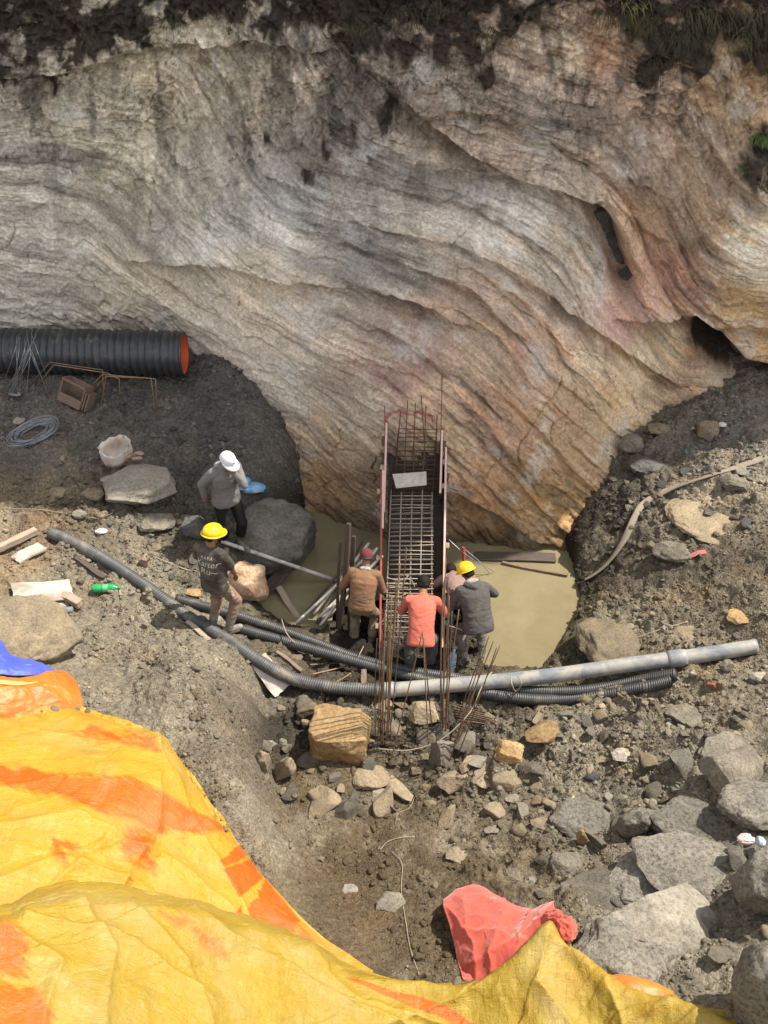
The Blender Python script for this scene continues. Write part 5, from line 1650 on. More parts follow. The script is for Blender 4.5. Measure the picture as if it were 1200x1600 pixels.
for k, (a, b_, n, ln) in enumerate(((640, 20, 60, .35), (700, 8, 50, .3), (60, 40, 40, .25), (150, 60, 40, .22), (260, 30, 40, .25), (380, 15, 40, .25), (480, 20, 40, .25), (560, 40, 50, .3), (770, 50, 50, .3), (1010, 30, 80, .35), (1070, 60, 70, .35), (1100, 20, 80, .4), (960, 20, 70, .35), (1160, 60, 60, .35), (1185, 20, 70, .4), (1040, 95, 50, .3))):
    tuft(a, b_, n, ln, "dry dark grass and roots hanging from the mossy top of the cliff", m_grass, 50 + k, group="grass hanging from the cliff top")
tuft(985, 6, 40, .30, "pale yellowish grass hanging at the very top right of the cliff", M("straw_grass", (.22, .19, .08), (.14, .12, .05), 9, .9, 0), 90, .8)
tuft(997, 12, 10, .10, "tiny bright green sprig at the top of the cliff", M("bright_leaf", (.16, .36, .03), (.12, .28, .03), 9, .7, 0), 91, .5, .02, "sprig", "plant")
tuft(1192, 215, 90, .16, "dark green plant clump on the right edge of the cliff", m_leaf, 92, .7, .012, "plant", "plant")
tuft(1192, 296, 60, .14, "small green plant clump below the larger one at the right edge", m_leaf, 93, .7, .012, "plant", "plant")
tuft(1160, 262, 30, .10, "little dark fern in the mossy crack of the cliff", m_leaf, 94, .7, .010, "plant", "plant")

# ------------------------------------------------------------------ tarpaulins and cloth
def curve2(pts, n):
    """px, py, z polyline -> n+1 points in the world along a smooth curve"""
    return [Vector(q) for q in catmull([ptz(*q) for q in pts], n)]


def sheet(name, rows, nu, nv, wr, seed, material, label=None, cat=None, parent=None, masks=None, thick=.004, loc0=True, wscale=1.0, folds=()):
    """cloth through a few rows of (px, py, z) curves; wr is the size of its creases"""
    C = np.array([[tuple(v) for v in curve2(r, nu)] for r in rows])          # rows x (nu+1) x 3
    m = len(rows)
    G = np.empty((nv + 1, nu + 1, 3))
    for j in range(nu + 1):
        G[:, j] = np.array([tuple(v) for v in catmull([Vector(c) for c in C[:, j]], nv)])
    du = np.gradient(G, axis=1); dv = np.gradient(G, axis=0)
    nrm = np.cross(du, dv); nrm /= np.linalg.norm(nrm, axis=2)[..., None] + 1e-9
    nrm *= np.where(nrm[..., 2:3] < 0, -1, 1)
    x, y = G[..., 0] * wscale, G[..., 1] * wscale
    edge = np.minimum(1, np.minimum(np.arange(nv + 1), nv - np.arange(nv + 1))[:, None] / 6.0 + .35)
    h = 1.0 * fbm2(x * 1.6 + seed, y * 1.6, 3) + .55 * (ridge2(x * 2.6 + y * .9 + seed, y * 1.2 - x * .6 + seed, 3) - .55) + .22 * (ridge2(x * 5.2 + 1.2 * y, y * 2.4 - x + seed, 3) - .55) \
        + .07 * (ridge2(x * 11 - 4 * y + seed, y * 6 + x * 3, 2) - .5)
    for k, (fa, fb, am) in enumerate(((.8, 3.2, .55), (1.8, 9.0, .28), (4, 20, .10))):     # flat facets that meet in sharp creases
        wx = .9 * fbm2(x * fa * .7, y * fa * .7 + k, 3)
        w1, w2, a1, a2, ex, ey = worley((x * .8 + y * .6) * fa + wx + seed, (y * .8 - x * .6) * fb + wx, seed + k)
        h = h + am * ((a1 - .5) * 1.6 * ex + (a2 - .5) * 1.6 * ey)
    h = h * .75 + .9 * fbm2(x * .8 + seed + 4, y * .8, 2)
    fx, fy = project(G)
    for pl, am, w in folds:                    # long folds: soft on one side, sharp on the crest
        d, s = seg_dist(fx + 6 * fbm2(x * 2, y * 2, 3), fy + 6 * fbm2(x * 2 + 5, y * 2, 3), pl)
        h = h + am / wr * np.exp(-d / np.where(s > 0, w, w * .5))
    G = G + nrm * (wr * h * edge)[..., None]
    gy_ = np.array([[gz(a[0], a[1]) if -9 < a[0] < 9 and .2 < a[1] < 13.4 else -9 for a in r] for r in G])
    G[..., 2] = np.maximum(G[..., 2], gy_ + .012)
    me = np_mesh(name, G.reshape(-1, 3), grid_faces(nv + 1, nu + 1))
    px, py = project(G.reshape(-1, 3))
    if masks is not None:
        set_col(me, "dye", masks(px, py, G.reshape(-1, 3)))
    o = link(name, me, material, parent)
    so = o.modifiers.new("thickness", 'SOLIDIFY'); so.thickness = thick; so.offset = 0
    if label: tag(o, label, cat)
    return o


def tarp_mat(name, ca, cb, rough=.36, crease=.30):
    m, nt, p = new_mat(name)
    at = N(nt, "ShaderNodeAttribute", attribute_name="dye")
    tc = N(nt, "ShaderNodeTexCoord").outputs['Object']
    sp = N(nt, "ShaderNodeSeparateColor"); nt.links.new(at.outputs['Color'], sp.inputs[0])
    f = ramp(nt, noise_n(nt, tc, 3.0, 7, .65, .4), .34, .68)
    base = mixc(nt, f, ca, tuple(x * k for x, k in zip(ca, (.86, .80, .66))))
    ora = mixc(nt, f, cb, tuple(x * .85 for x in cb))
    ad = N(nt, "ShaderNodeMath", operation='MULTIPLY_ADD'); ad.inputs[1].default_value = .5; ad.inputs[2].default_value = -.25
    mp0 = N(nt, "ShaderNodeMapping"); mp0.inputs['Scale'].default_value = (5, 16, 5); mp0.inputs['Rotation'].default_value = (0, 0, R(-35)); nt.links.new(tc, mp0.inputs[0])
    nt.links.new(noise_n(nt, mp0.outputs[0], 1.6, 5, .7), ad.inputs[0])
    a2 = N(nt, "ShaderNodeMath", operation='ADD'); nt.links.new(sp.outputs[0], a2.inputs[0]); nt.links.new(ad.outputs[0], a2.inputs[1])
    c = mixc(nt, ramp(nt, a2.outputs[0], .25, .70), base, ora)
    st = N(nt, "ShaderNodeMapping"); st.inputs['Scale'].default_value = (1.1, 4.2, 2); st.inputs['Rotation'].default_value = (0, 0, R(-20)); nt.links.new(tc, st.inputs[0])
    fo = ramp(nt, noise_n(nt, st.outputs[0], 1.3, 7, .62, .5), .52, .72)
    mo = N(nt, "ShaderNodeMath", operation='MULTIPLY'); mo.inputs[1].default_value = .42; nt.links.new(fo, mo.inputs[0])
    c = mixc(nt, mo.outputs[0], c, tuple(.5 * x + .5 * y for x, y in zip(ca, cb)))
    # dusty film
    dn = ramp(nt, noise_n(nt, tc, 1.7, 9, .7, .6), .46, .74)
    mu = N(nt, "ShaderNodeMath", operation='MULTIPLY'); mu.inputs[1].default_value = .38; nt.links.new(dn, mu.inputs[0])
    c = mixc(nt, mu.outputs[0], c, (.42, .37, .22))
    nt.links.new(c, p.inputs['Base Color'])
    p.inputs['Roughness'].default_value = rough; p.inputs['Specular IOR Level'].default_value = .35
    # creases of woven plastic: long thin folds and small crumples
    mp = N(nt, "ShaderNodeMapping"); mp.inputs['Scale'].default_value = (2.2, 9, 4); mp.inputs['Rotation'].default_value = (0, 0, R(-28)); nt.links.new(tc, mp.inputs[0])
    n1 = noise_n(nt, mp.outputs[0], 2.6, 6, .62, .8)
    n1b = N(nt, "ShaderNodeMath", operation='ABSOLUTE'); sb = N(nt, "ShaderNodeMath", operation='SUBTRACT'); sb.inputs[1].default_value = .5
    nt.links.new(n1, sb.inputs[0]); nt.links.new(sb.outputs[0], n1b.inputs[0])
    mp2 = N(nt, "ShaderNodeMapping"); mp2.inputs['Scale'].default_value = (10, 3, 4); mp2.inputs['Rotation'].default_value = (0, 0, R(-50)); nt.links.new(tc, mp2.inputs[0])
    n2 = noise_n(nt, mp2.outputs[0], 2.0, 6, .62, 1.0)
    b = bump_n(nt, n1b.outputs[0], crease * 1.4, .06)
    b = bump_n(nt, n2, crease * 1.2, .04, b)
    nt.links.new(b, p.inputs['Normal'])
    tr = N(nt, "ShaderNodeBsdfTranslucent"); nt.links.new(c, tr.inputs['Color']); nt.links.new(b, tr.inputs['Normal'])
    mx = N(nt, "ShaderNodeMixShader"); mx.inputs[0].default_value = .22
    nt.links.new(p.outputs[0], mx.inputs[1]); nt.links.new(tr.outputs[0], mx.inputs[2])
    nt.links.new(mx.outputs[0], nt.nodes["Material Output"].inputs[0])
    return m


def soft_polys(polys, amp=9):
    def f(px, py, W):
        o = np.zeros(len(px))
        n1 = amp * 1.6 * fbm2((px * .8 + py * .6) / 70, (py * .8 - px * .6) / 16, 5, .62)
        for P, s in polys:
            d, _ = seg_dist(px + n1 * s, py + n1 * s, P + [P[0]])
            i = in_poly(px + n1 * s, py + n1 * s, P)
            sd = np.where(i, d, -d)
            w = 5.0 + 26 * max(0, s - 0.4)
            o = np.maximum(o, sstep(-w, w, sd))
        return np.stack([o, o, o], 1)
    return f


m_tarp = tarp_mat("yellow_tarpaulin", (0.50, 0.31, 0.034), (0.54, 0.12, 0.009))
m_tarp2 = tarp_mat("dull_yellow_tarpaulin", (0.385, 0.27, 0.036), (0.47, 0.13, 0.012), .36, .30)
upA = [(-160, 1040, 1.62), (0, 1088, 1.50), (120, 1124, 1.42), (245, 1172, 1.36), (292, 1240, 1.20), (345, 1312, 1.02), (400, 1380, .88), (455, 1440, .78), (512, 1492, .70), (575, 1545, .66)]
backA = [(a + 8, b - 16, z - .22) for a, b, z in upA]
midA = [(-160, 1200, 2.05), (0, 1205, 1.95), (80, 1225, 1.86), (190, 1240, 1.72), (250, 1300, 1.50), (300, 1362, 1.30), (360, 1420, 1.10), (425, 1475, .96), (490, 1520, .84), (570, 1570, .76)]
loA = [(-160, 1390, 2.30), (0, 1350, 2.18), (60, 1350, 2.06), (130, 1360, 1.92), (200, 1385, 1.70), (270, 1425, 1.48), (345, 1468, 1.22), (420, 1510, 1.02), (490, 1550, .90), (565, 1600, .82)]
undA = [(-160, 1540, 2.30), (0, 1520, 2.15), (60, 1510, 2.0), (130, 1510, 1.84), (200, 1520, 1.62), (270, 1540, 1.40), (345, 1560, 1.16), (420, 1580, 1.0), (490, 1610, .9), (565, 1650, .82)]
orA = soft_polys([([(-60, 1185), (120, 1212), (230, 1222), (300, 1268), (350, 1295), (320, 1298), (245, 1298), (160, 1268), (60, 1235), (-60, 1222)], .9),
                  ([(150, 1140), (250, 1160), (246, 1172), (190, 1160), (120, 1150)], .8), ([(312, 1270), (342, 1284), (350, 1296), (318, 1298)], .2),
                  ([(344, 1346), (374, 1320), (388, 1336), (352, 1356)], .2), ([(350, 1360), (392, 1341), (414, 1368), (374, 1402)], .2), ([(390, 1420), (402, 1392), (416, 1374), (470, 1440), (448, 1478), (392, 1474)], .45),
                  ([(470, 1448), (512, 1494), (440, 1482), (462, 1468)], .6), ([(190, 1290), (240, 1300), (232, 1352), (196, 1340)], 1.2), ([(360, 1432), (380, 1416), (376, 1436)], .4), ([(205, 1395), (290, 1410), (320, 1440), (270, 1430)], 1.1),
                  ([(-40, 1040), (-40, 1090), (0, 1100), (60, 1118), (30, 1104)], .8), ([(80, 1330), (110, 1310), (120, 1330), (100, 1350)], 1.2)])
FA = [([(245, 1172), (238, 1300), (180, 1400)], .05, 26), ([(245, 1172), (100, 1152), (-60, 1118)], .035, 16), ([(-40, 1300), (120, 1282), (270, 1350), (430, 1485)], .05, 24), ([(-40, 1392), (90, 1345), (210, 1380), (330, 1460)], .05, 22),
      ([(245, 1172), (300, 1290), (400, 1450)], .03, 14), ([(-40, 1235), (90, 1222), (200, 1230)], .03, 14), ([(60, 1400), (150, 1330), (180, 1290)], .03, 12)]
FB = [([(130, 1396), (175, 1480), (150, 1620)], .045, 26), ([(300, 1420), (420, 1500), (660, 1620)], .045, 22), ([(860, 1455), (835, 1530), (905, 1620)], .05, 18), ([(860, 1455), (710, 1560), (560, 1620)], .04, 18), ([(905, 1490), (960, 1560), (990, 1620)], .045, 16),
      ([(210, 1400), (290, 1500), (340, 1620)], .035, 18), ([(0, 1440), (90, 1500), (60, 1620)], .04, 20), ([(480, 1488), (560, 1560), (760, 1620)], .03, 16), ([(1050, 1566), (1000, 1590), (940, 1620)], .03, 12), ([(40, 1425), (180, 1450), (330, 1560)], .03, 14)]
FR_ = [([(718, 1394), (742, 1470), (744, 1545)], .03, 12), ([(787, 1419), (772, 1480), (762, 1545)], .035, 12), ([(868, 1420), (812, 1470), (735, 1510)], .03, 12), ([(826, 1433), (812, 1470), (800, 1520)], .03, 9), ([(700, 1420), (730, 1450), (790, 1460)], .02, 8)]
sheet("tarpaulin", [backA, upA, midA, loA, undA], 340, 300, .040, 3.0, m_tarp, "bright yellow and orange tarpaulin spread down the left slope", "tarpaulin", masks=orA, folds=FA)
upB = [(-160, 1470, 2.95), (0, 1440, 2.72), (60, 1411, 2.62), (130, 1396, 2.46), (210, 1401, 2.22), (300, 1421, 1.92), (400, 1455, 1.52), (480, 1488, 1.2), (550, 1522, 1.0), (640, 1527, .96), (730, 1532, .98), (790, 1508, 1.08), (830, 1475, 1.14), (860, 1455, 1.16), (905, 1488, 1.14), (955, 1536, 1.16), (1050, 1566, 1.3), (1140, 1600, 1.42), (1230, 1640, 1.5)]
backB = [(a, b - 14 if i < 9 else b + 6, z - (.40 if i < 8 else .30)) for i, (a, b, z) in enumerate(upB)]
m1B = [(a, b + 45 + (10 if i < 5 else 0), z + (.05 if i < 9 else -.02)) for i, (a, b, z) in enumerate(upB)]
m2B = [(a, 0.35 * b + 0.65 * 1690, z + (.12 if i < 9 else -.05)) for i, (a, b, z) in enumerate(upB)]
loB = [(a, 1800, z + .12) for a, b, z in upB]
orB = soft_polys([([(-40, 1440), (25, 1445), (45, 1480), (30, 1516), (-40, 1522)], 1.3), ([(-40, 1535), (60, 1545), (78, 1575), (68, 1640), (-40, 1640)], 1.2), ([(540, 1528), (600, 1542), (700, 1572), (745, 1604), (720, 1608), (690, 1590), (600, 1556)], .3),
                  ([(300, 1450), (340, 1465), (352, 1495), (318, 1480)], 1.2), ([(250, 1425), (300, 1440), (280, 1450)], 1.2)])
sheet("tarpaulin", [backB, upB, m1B, m2B, loB], 520, 280, .044, 8.0, m_tarp2, "duller olive yellow tarpaulin heaped across the bottom foreground", "tarpaulin", masks=orB, folds=FB)
# small orange corner beyond the dull sheet
m_orf = M("orange_tarp_corner", (.5, .09, .015), (.44, .2, .03), 5, .5, .3, .01)
sheet("tarpaulin_corner", [[(950, 1530, .98), (985, 1532, 1.02), (1020, 1536, 1.06), (1052, 1548, 1.08)], [(955, 1538, 1.13), (990, 1540, 1.17), (1025, 1546, 1.19), (1056, 1558, 1.18)], [(960, 1585, 1.1), (1000, 1590, 1.14), (1040, 1600, 1.16), (1070, 1610, 1.16)]],
      60, 40, .035, 2.0, m_orf, "small orange tarpaulin corner showing beside the big rounded boulder", "tarpaulin")

# red cloth draped over stones
m_red, nt, p = new_mat("red_cloth")
tc = N(nt, "ShaderNodeTexCoord").outputs['Object']
f = ramp(nt, noise_n(nt, tc, 5, 8, .65), .35, .7)
c = mixc(nt, f, (.46, .068, .042), (.36, .055, .035))
c = mixc(nt, ramp(nt, noise_n(nt, tc, 3, 8, .7), .60, .78), c, (.50, .30, .22))
nt.links.new(c, p.inputs['Base Color']); p.inputs['Roughness'].default_value = .9; p.inputs['Sheen Weight'].default_value = .3
b = bump_n(nt, noise_n(nt, tc, 6, 4, .5, .5), .6, .03); b = bump_n(nt, noise_n(nt, tc, 90, 3, .6), .5, .004, b); nt.links.new(b, p.inputs['Normal'])
rc_ = thing("red_cloth", "faded red cloth draped on the ground beside the yellow tarpaulin", "cloth", (0, 0, 0))
sheet("cloth_sheet", [[(700, 1400, .42), (722, 1388, .44), (750, 1384, .46), (790, 1410, .54), (830, 1424, .62), (850, 1416, .70), (868, 1412, .72)],
                      [(692, 1409, .54), (718, 1394, .58), (747, 1390, .60), (787, 1419, .72), (826, 1433, .76), (850, 1425, .88), (868, 1420, .92)],
                      [(703, 1450, .60), (725, 1440, .68), (755, 1440, .76), (790, 1450, .80), (828, 1452, .86), (852, 1444, .96), (870, 1436, .98)],
                      [(714, 1500, .60), (738, 1500, .70), (765, 1495, .78), (795, 1492, .86), (825, 1482, .90), (850, 1466, .96), (872, 1452, .98)],
                      [(722, 1542, .60), (745, 1550, .66), (772, 1545, .74), (800, 1532, .82), (828, 1508, .90), (852, 1482, .96), (876, 1464, .98)]],
      140, 110, .024, 5.0, m_red, parent=rc_, thick=.005, wscale=1.6, folds=FR_)
q = ptz(884, 1452, 1.0)
V, F = ICO[5]; V = V * (1 + .25 * ridge3(V * 1.3 + 2) + .08 * ridge3(V * 3 + 1))[:, None] * np.array((.075, .09, .085))
o = link("bunched_fold", np_mesh("bunched_fold", V, F), m_red, rc_); o.location = q
q = ptz(862, 1436, 1.0)
V, F = ICO[5]; V = V * (1 + .25 * ridge3(V * 1.2 + 7) + .08 * ridge3(V * 3 + 4))[:, None] * np.array((.05, .06, .11))
o = link("bunched_fold", np_mesh("bunched_fold", V, F), m_red, rc_); o.location = q; o.rotation_euler = (.2, .5, 0)

# blue and orange tarpaulin bundle at the left edge
m_bt = M("blue_tarpaulin", (.07, .10, .52), (.045, .07, .42), 5, .38, .6, .02)
m_ot = M("orange_tarpaulin", (.58, .10, .012), (.5, .15, .022), 4, .42, .6, .02)
bt = thing("folded_tarpaulin", "orange tarpaulin with a blue inner side lying folded at the left edge", "tarpaulin", (0, 0, 0))
sheet("blue_side", [[(-120, 950, 1.5), (-30, 985, 1.62), (0, 1000, 1.62), (16, 1022, 1.52), (40, 1030, 1.42), (66, 1036, 1.30)], [(-120, 990, 1.66), (-30, 1012, 1.70), (0, 1022, 1.68), (20, 1034, 1.58), (46, 1038, 1.50), (78, 1045, 1.36)],
                    [(-120, 1040, 1.72), (-30, 1050, 1.72), (0, 1054, 1.68), (24, 1057, 1.60), (52, 1056, 1.52), (84, 1049, 1.38)]], 90, 60, .034, 1.0, m_bt, parent=bt, wscale=1.8)
sheet("orange_side", [[(-120, 1040, 1.74), (-30, 1051, 1.74), (0, 1056, 1.70), (36, 1060, 1.60), (82, 1049, 1.41), (100, 1050, 1.36), (116, 1062, 1.26)], [(-120, 1075, 1.80), (-30, 1078, 1.78), (0, 1078, 1.74), (38, 1078, 1.64), (84, 1070, 1.48), (106, 1074, 1.38), (124, 1088, 1.26)],
                      [(-120, 1110, 1.70), (-30, 1110, 1.70), (0, 1110, 1.66), (40, 1112, 1.56), (86, 1118, 1.42), (112, 1122, 1.30), (133, 1128, 1.16)], [(-120, 1135, 1.6), (-30, 1140, 1.55), (0, 1140, 1.52), (42, 1140, 1.42), (90, 1140, 1.3), (116, 1138, 1.2), (134, 1138, 1.1)]], 110, 80, .036, 6.0, m_ot, parent=bt, wscale=1.8)
sheet("yellow_hem", [[(-120, 1066, 1.79), (-30, 1064, 1.77), (0, 1062, 1.73), (38, 1064, 1.63), (84, 1053, 1.45)], [(-120, 1074, 1.82), (-30, 1071, 1.80), (0, 1069, 1.76), (38, 1070, 1.66), (86, 1059, 1.48)]], 50, 6, .004, 6.0,
      M("yellow_hem_band", (.62, .34, .12), (.55, .28, .10), 6, .5, .2), parent=bt, wscale=1.8)

# ------------------------------------------------------------------ PEOPLE
m_skin = M("tanned_skin", (0.22, 0.115, 0.068), (0.17, 0.085, 0.05), 12, 0.6, 0.1, 0.002)
m_hair = M("black_hair", (0.010, 0.008, 0.007), (0.015, 0.012, 0.010), 40, 0.7, 0.5, 0.006, spec=.15, stretch=(1, 1, .3))
m_helmet, nt, p = new_mat("yellow_helmet_shell")
tc = N(nt, "ShaderNodeTexCoord").outputs['Object']
c = mixc(nt, ramp(nt, noise_n(nt, tc, 16, 8, .7), .5, .75), (.72, .48, .008), (.50, .34, .04)); nt.links.new(c, p.inputs['Base Color'])
p.inputs['Roughness'].default_value = .32
m_dark_t = M("charcoal_cotton", (0.044, 0.035, 0.027), (0.032, 0.026, 0.021), 8, .95, .35, .006, dirt=(.11, .09, .068), dirt_amt=.5)
m_brownpants = M("pinkish_brown_cotton", (0.27, 0.165, 0.115), (0.20, 0.12, 0.085), 6, .95, .35, .008, dirt=(.14, .11, .085), dirt_amt=.5)
m_mudboot = M("muddy_rubber", (0.16, 0.15, 0.135), (0.10, 0.093, 0.083), 9, .7, .3, .005, dirt=(.24, .215, .18), dirt_amt=.8)
m_blackboot = M("black_rubber", (0.05, 0.048, 0.045), (0.09, 0.085, 0.078), 9, .5, .25, .004, dirt=(.17, .155, .13), dirt_amt=.6)
m_greyjk = M("grey_nylon", (0.155, 0.150, 0.145), (0.125, 0.12, 0.116), 7, .75, .35, .008)
m_blackpants = M("black_cotton", (0.012, 0.011, 0.011), (0.018, 0.017, 0.016), 7, .95, .35, .006, spec=.1)
m_whitecap = M("white_cotton", (0.66, 0.67, 0.68), (0.56, 0.57, 0.58), 10, .9, .2, .003)
m_tanjk = M("tan_cotton", (0.225, 0.115, 0.058), (0.17, 0.088, 0.046), 6, .95, .35, .008, dirt=(.15, .10, .06), dirt_amt=.5)
m_khaki = M("khaki_cotton", (0.20, 0.165, 0.10), (0.145, 0.12, 0.075), 6, .95, .35, .008, dirt=(.08, .066, .045), dirt_amt=.5)
m_maroon = M("maroon_knit", (0.13, 0.022, 0.030), (0.09, 0.018, 0.024), 60, .95, .5, .004, stretch=(1, 1, .2))
m_coral = M("coral_cotton", (0.50, 0.125, 0.085), (0.40, 0.10, 0.07), 6, .95, .4, .01)
m_dkpants = M("dark_grey_denim", (0.055, 0.052, 0.050), (0.08, 0.075, 0.07), 7, .95, .35, .006, dirt=(.12, .105, .085), dirt_amt=.5)
m_mauve = M("mauve_cotton", (0.26, 0.165, 0.145), (0.21, 0.135, 0.12), 6, .95, .35, .008)
m_hood = M("charcoal_fleece", (0.070, 0.063, 0.058), (0.055, 0.050, 0.047), 7, .98, .4, .008, dirt=(.10, .09, .08), dirt_amt=.4)
m_hoodin = M("pale_hood_lining", (0.30, 0.28, 0.25), (0.22, 0.2, 0.18), 10, .95, .3, .006)
m_greypants = M("grey_cotton", (0.16, 0.145, 0.125), (0.12, 0.108, 0.094), 6, .95, .35, .008, dirt=(.08, .07, .058), dirt_amt=.5)
m_print = M("white_print", (0.50, 0.49, 0.46), (0.34, 0.33, 0.30), 30, .9, 0)
m_blackp = M("black_trim", (0.012, 0.012, 0.012), (0.02, 0.02, 0.02), 20, .6, 0)
m_eye = M("dark_eye", (0.02, 0.015, 0.012), (0.03, 0.02, 0.015), 20, .2, 0)
m_belt = M("dark_belt", (0.03, 0.024, 0.02), (0.02, 0.016, 0.014), 12, .6, .2)


def capsule(acc, a, b, ra, rb, flat=None, seg=16):
    """closed tapered capsule from a to b; flat=(axis vector, factor) squashes it across that axis"""
    a, b = Vector(a), Vector(b)
    d = b - a; L = d.length
    T = d.normalized() if L > 1e-6 else Vector((0, 0, 1))
    path, rads = [], []
    for k in range(5):
        t = math.pi / 2 * (1 - k / 4); path.append(a - T * ra * math.sin(t)); rads.append(max(ra * math.cos(t), 1e-4))
    for k in range(1, 4):
        path.append(a.lerp(b, k / 4)); rads.append(ra + (rb - ra) * k / 4)
    for k in range(5):
        t = math.pi / 2 * k / 4; path.append(b + T * rb * math.sin(t)); rads.append(max(rb * math.cos(t), 1e-4))
    V, F = tube(path, lambda i, th: np.full(len(th), rads[i]), seg)
    if flat:
        n = np.array(Vector(flat[0]).normalized()); c = np.array(a)
        m0 = (V - c) @ n
        ctr = np.outer(np.clip((V - c) @ np.array(T), 0, L), np.array(T)) @ n
        V = V - np.outer((m0 - ctr) * (1 - flat[1]), n)
    acc.add(V, F)


def loft(acc, rings, right, fat, ns=32):
    V, F = [], []
    for c, rx, ry, fw in rings:
        for k in range(ns):
            t = 2 * math.pi * k / ns; ct, st = math.cos(t), math.sin(t)
            e = .82
            V.append(tuple(c + right * (rx * fat * math.copysign(abs(ct) ** e, ct)) + fw * (ry * fat * math.copysign(abs(st) ** e, st))))
    n = len(rings)
    F = [(i * ns + k, i * ns + (k + 1) % ns, i * ns + ns + (k + 1) % ns, i * ns + ns + k) for i in range(n - 1) for k in range(ns)]
    F.append(tuple(range(ns))[::-1]); F.append(tuple((n - 1) * ns + k for k in range(ns)))
    acc.add(V, F)


def fuse(acc, name, material, parent, voxel=.012, smooth=4, wrinkle=0.0, wseed=0.0, wfreq=16.0, cut=None):
    """melt the collected pieces into one continuous surface"""
    me = bpy.data.meshes.new("tmp"); me.from_pydata(acc.V, [], acc.F); me.update()
    o = bpy.data.objects.new("tmp", me); COL.objects.link(o)
    r = o.modifiers.new("r", 'REMESH'); r.mode = 'VOXEL'; r.voxel_size = voxel; r.adaptivity = 0
    s = o.modifiers.new("s", 'SMOOTH'); s.factor = .5; s.iterations = smooth
    dg = bpy.context.evaluated_depsgraph_get()
    out_ = bpy.data.meshes.new_from_object(o.evaluated_get(dg)); out_.name = name
    bpy.data.objects.remove(o); bpy.data.meshes.remove(me)
    n = len(out_.vertices); V = np.empty(n * 3, np.float32); out_.vertices.foreach_get('co', V); V = V.reshape(-1, 3)
    if wrinkle:
        Nn = np.empty(n * 3, np.float32); out_.vertices.foreach_get('normal', Nn); Nn = Nn.reshape(-1, 3)
        q = V * np.array((wfreq * .45, wfreq * .45, wfreq)) + wseed
        w = (0.5 - 1.5 * np.abs(noise3(q + .6 * noise3(V * 6 + wseed)[:, None]))) + .5 * (0.4 - np.abs(noise3(q * 1.9 + 3)))
        V = V + Nn * (wrinkle * w)[:, None]
        out_.vertices.foreach_set('co', V.ravel())
    out_.update(); out_.shade_smooth()
    return link(name, out_, material, parent)


def ik(a, b, l1, l2, pole):
    a, b = Vector(a), Vector(b); d = b - a; D = min(d.length, (l1 + l2) * .995)
    d.normalize(); b = a + d * D
    x = (l1 * l1 - l2 * l2 + D * D) / (2 * D); h = math.sqrt(max(l1 * l1 - x * x, 0))
    p = Vector(pole) - d * Vector(pole).dot(d)
    return a + d * x + p.normalized() * h, b


def head_frame(yaw, pitch, roll=0.0):
    return Matrix.Rotation(-yaw, 3, 'Z') @ Matrix.Rotation(-pitch, 3, 'X') @ Matrix.Rotation(roll, 3, 'Y')


def dome(material, name, parent, hc, hm, rx, ry, rz, lo=-.05, ridge=False, brim=None, off=(0, .0, 0), amp=0.0, seed=0):
    """hat shell round the skull; brim = (front length, rim width)"""
    acc = MB(); nr, ns = 14, 40; V, F = [], []
    t0 = math.asin(max(-.95, min(.95, lo / rz)))
    for i in range(nr + 1):
        t = t0 + (math.pi / 2 - t0) * i / nr
        for k in range(ns):
            a = 2 * math.pi * k / ns
            r = math.cos(t)
            rr = 1 + (.035 * max(0, math.cos(3 * (a - math.pi / 2))) ** 6 * math.sin(max(t, 0)) if ridge else 0) + amp * math.sin(a * 5 + i + seed) * .5
            V.append((rx * r * rr * math.cos(a), ry * r * rr * math.sin(a), rz * math.sin(t) * (1 + .02 * (rr - 1) * 10)))
    F = [(i * ns + k, i * ns + (k + 1) % ns, i * ns + ns + (k + 1) % ns, i * ns + ns + k) for i in range(nr) for k in range(ns)]
    acc.add(V, F)
    o = acc.build(name, material, parent)
    so = o.modifiers.new("t", 'SOLIDIFY'); so.thickness = .004
    o.matrix_local = Matrix.Translation(hc + hm @ Vector(off)) @ hm.to_4x4()
    if brim:
        fl, rw = brim; V, F = [], []
        r0 = math.cos(t0)
        for j, s in enumerate((0, .5, 1.0)):
            for k in range(ns):
                a = 2 * math.pi * k / ns
                f = max(0, math.sin(a)) ** (1.3 if rw > 0 else .7)
                if rw <= 0: f = f if math.sin(a) > .05 else 0
                e = (rw + fl * f) * s
                V.append(((rx * r0 + e * (.55 if f > 0 else 1)) * math.cos(a) if True else 0, (ry * r0 + e) * math.sin(a), rz * math.sin(t0) - .012 * s - .02 * s * f * abs(math.cos(a))))
        F = [(i * ns + k, i * ns + (k + 1) % ns, i * ns + ns + (k + 1) % ns, i * ns + ns + k) for i in range(2) for k in range(ns)]
        b_ = MB().add(V, F).build("brim", material, o)
        so = b_.modifiers.new("t", 'SOLIDIFY'); so.thickness = .005
    return o


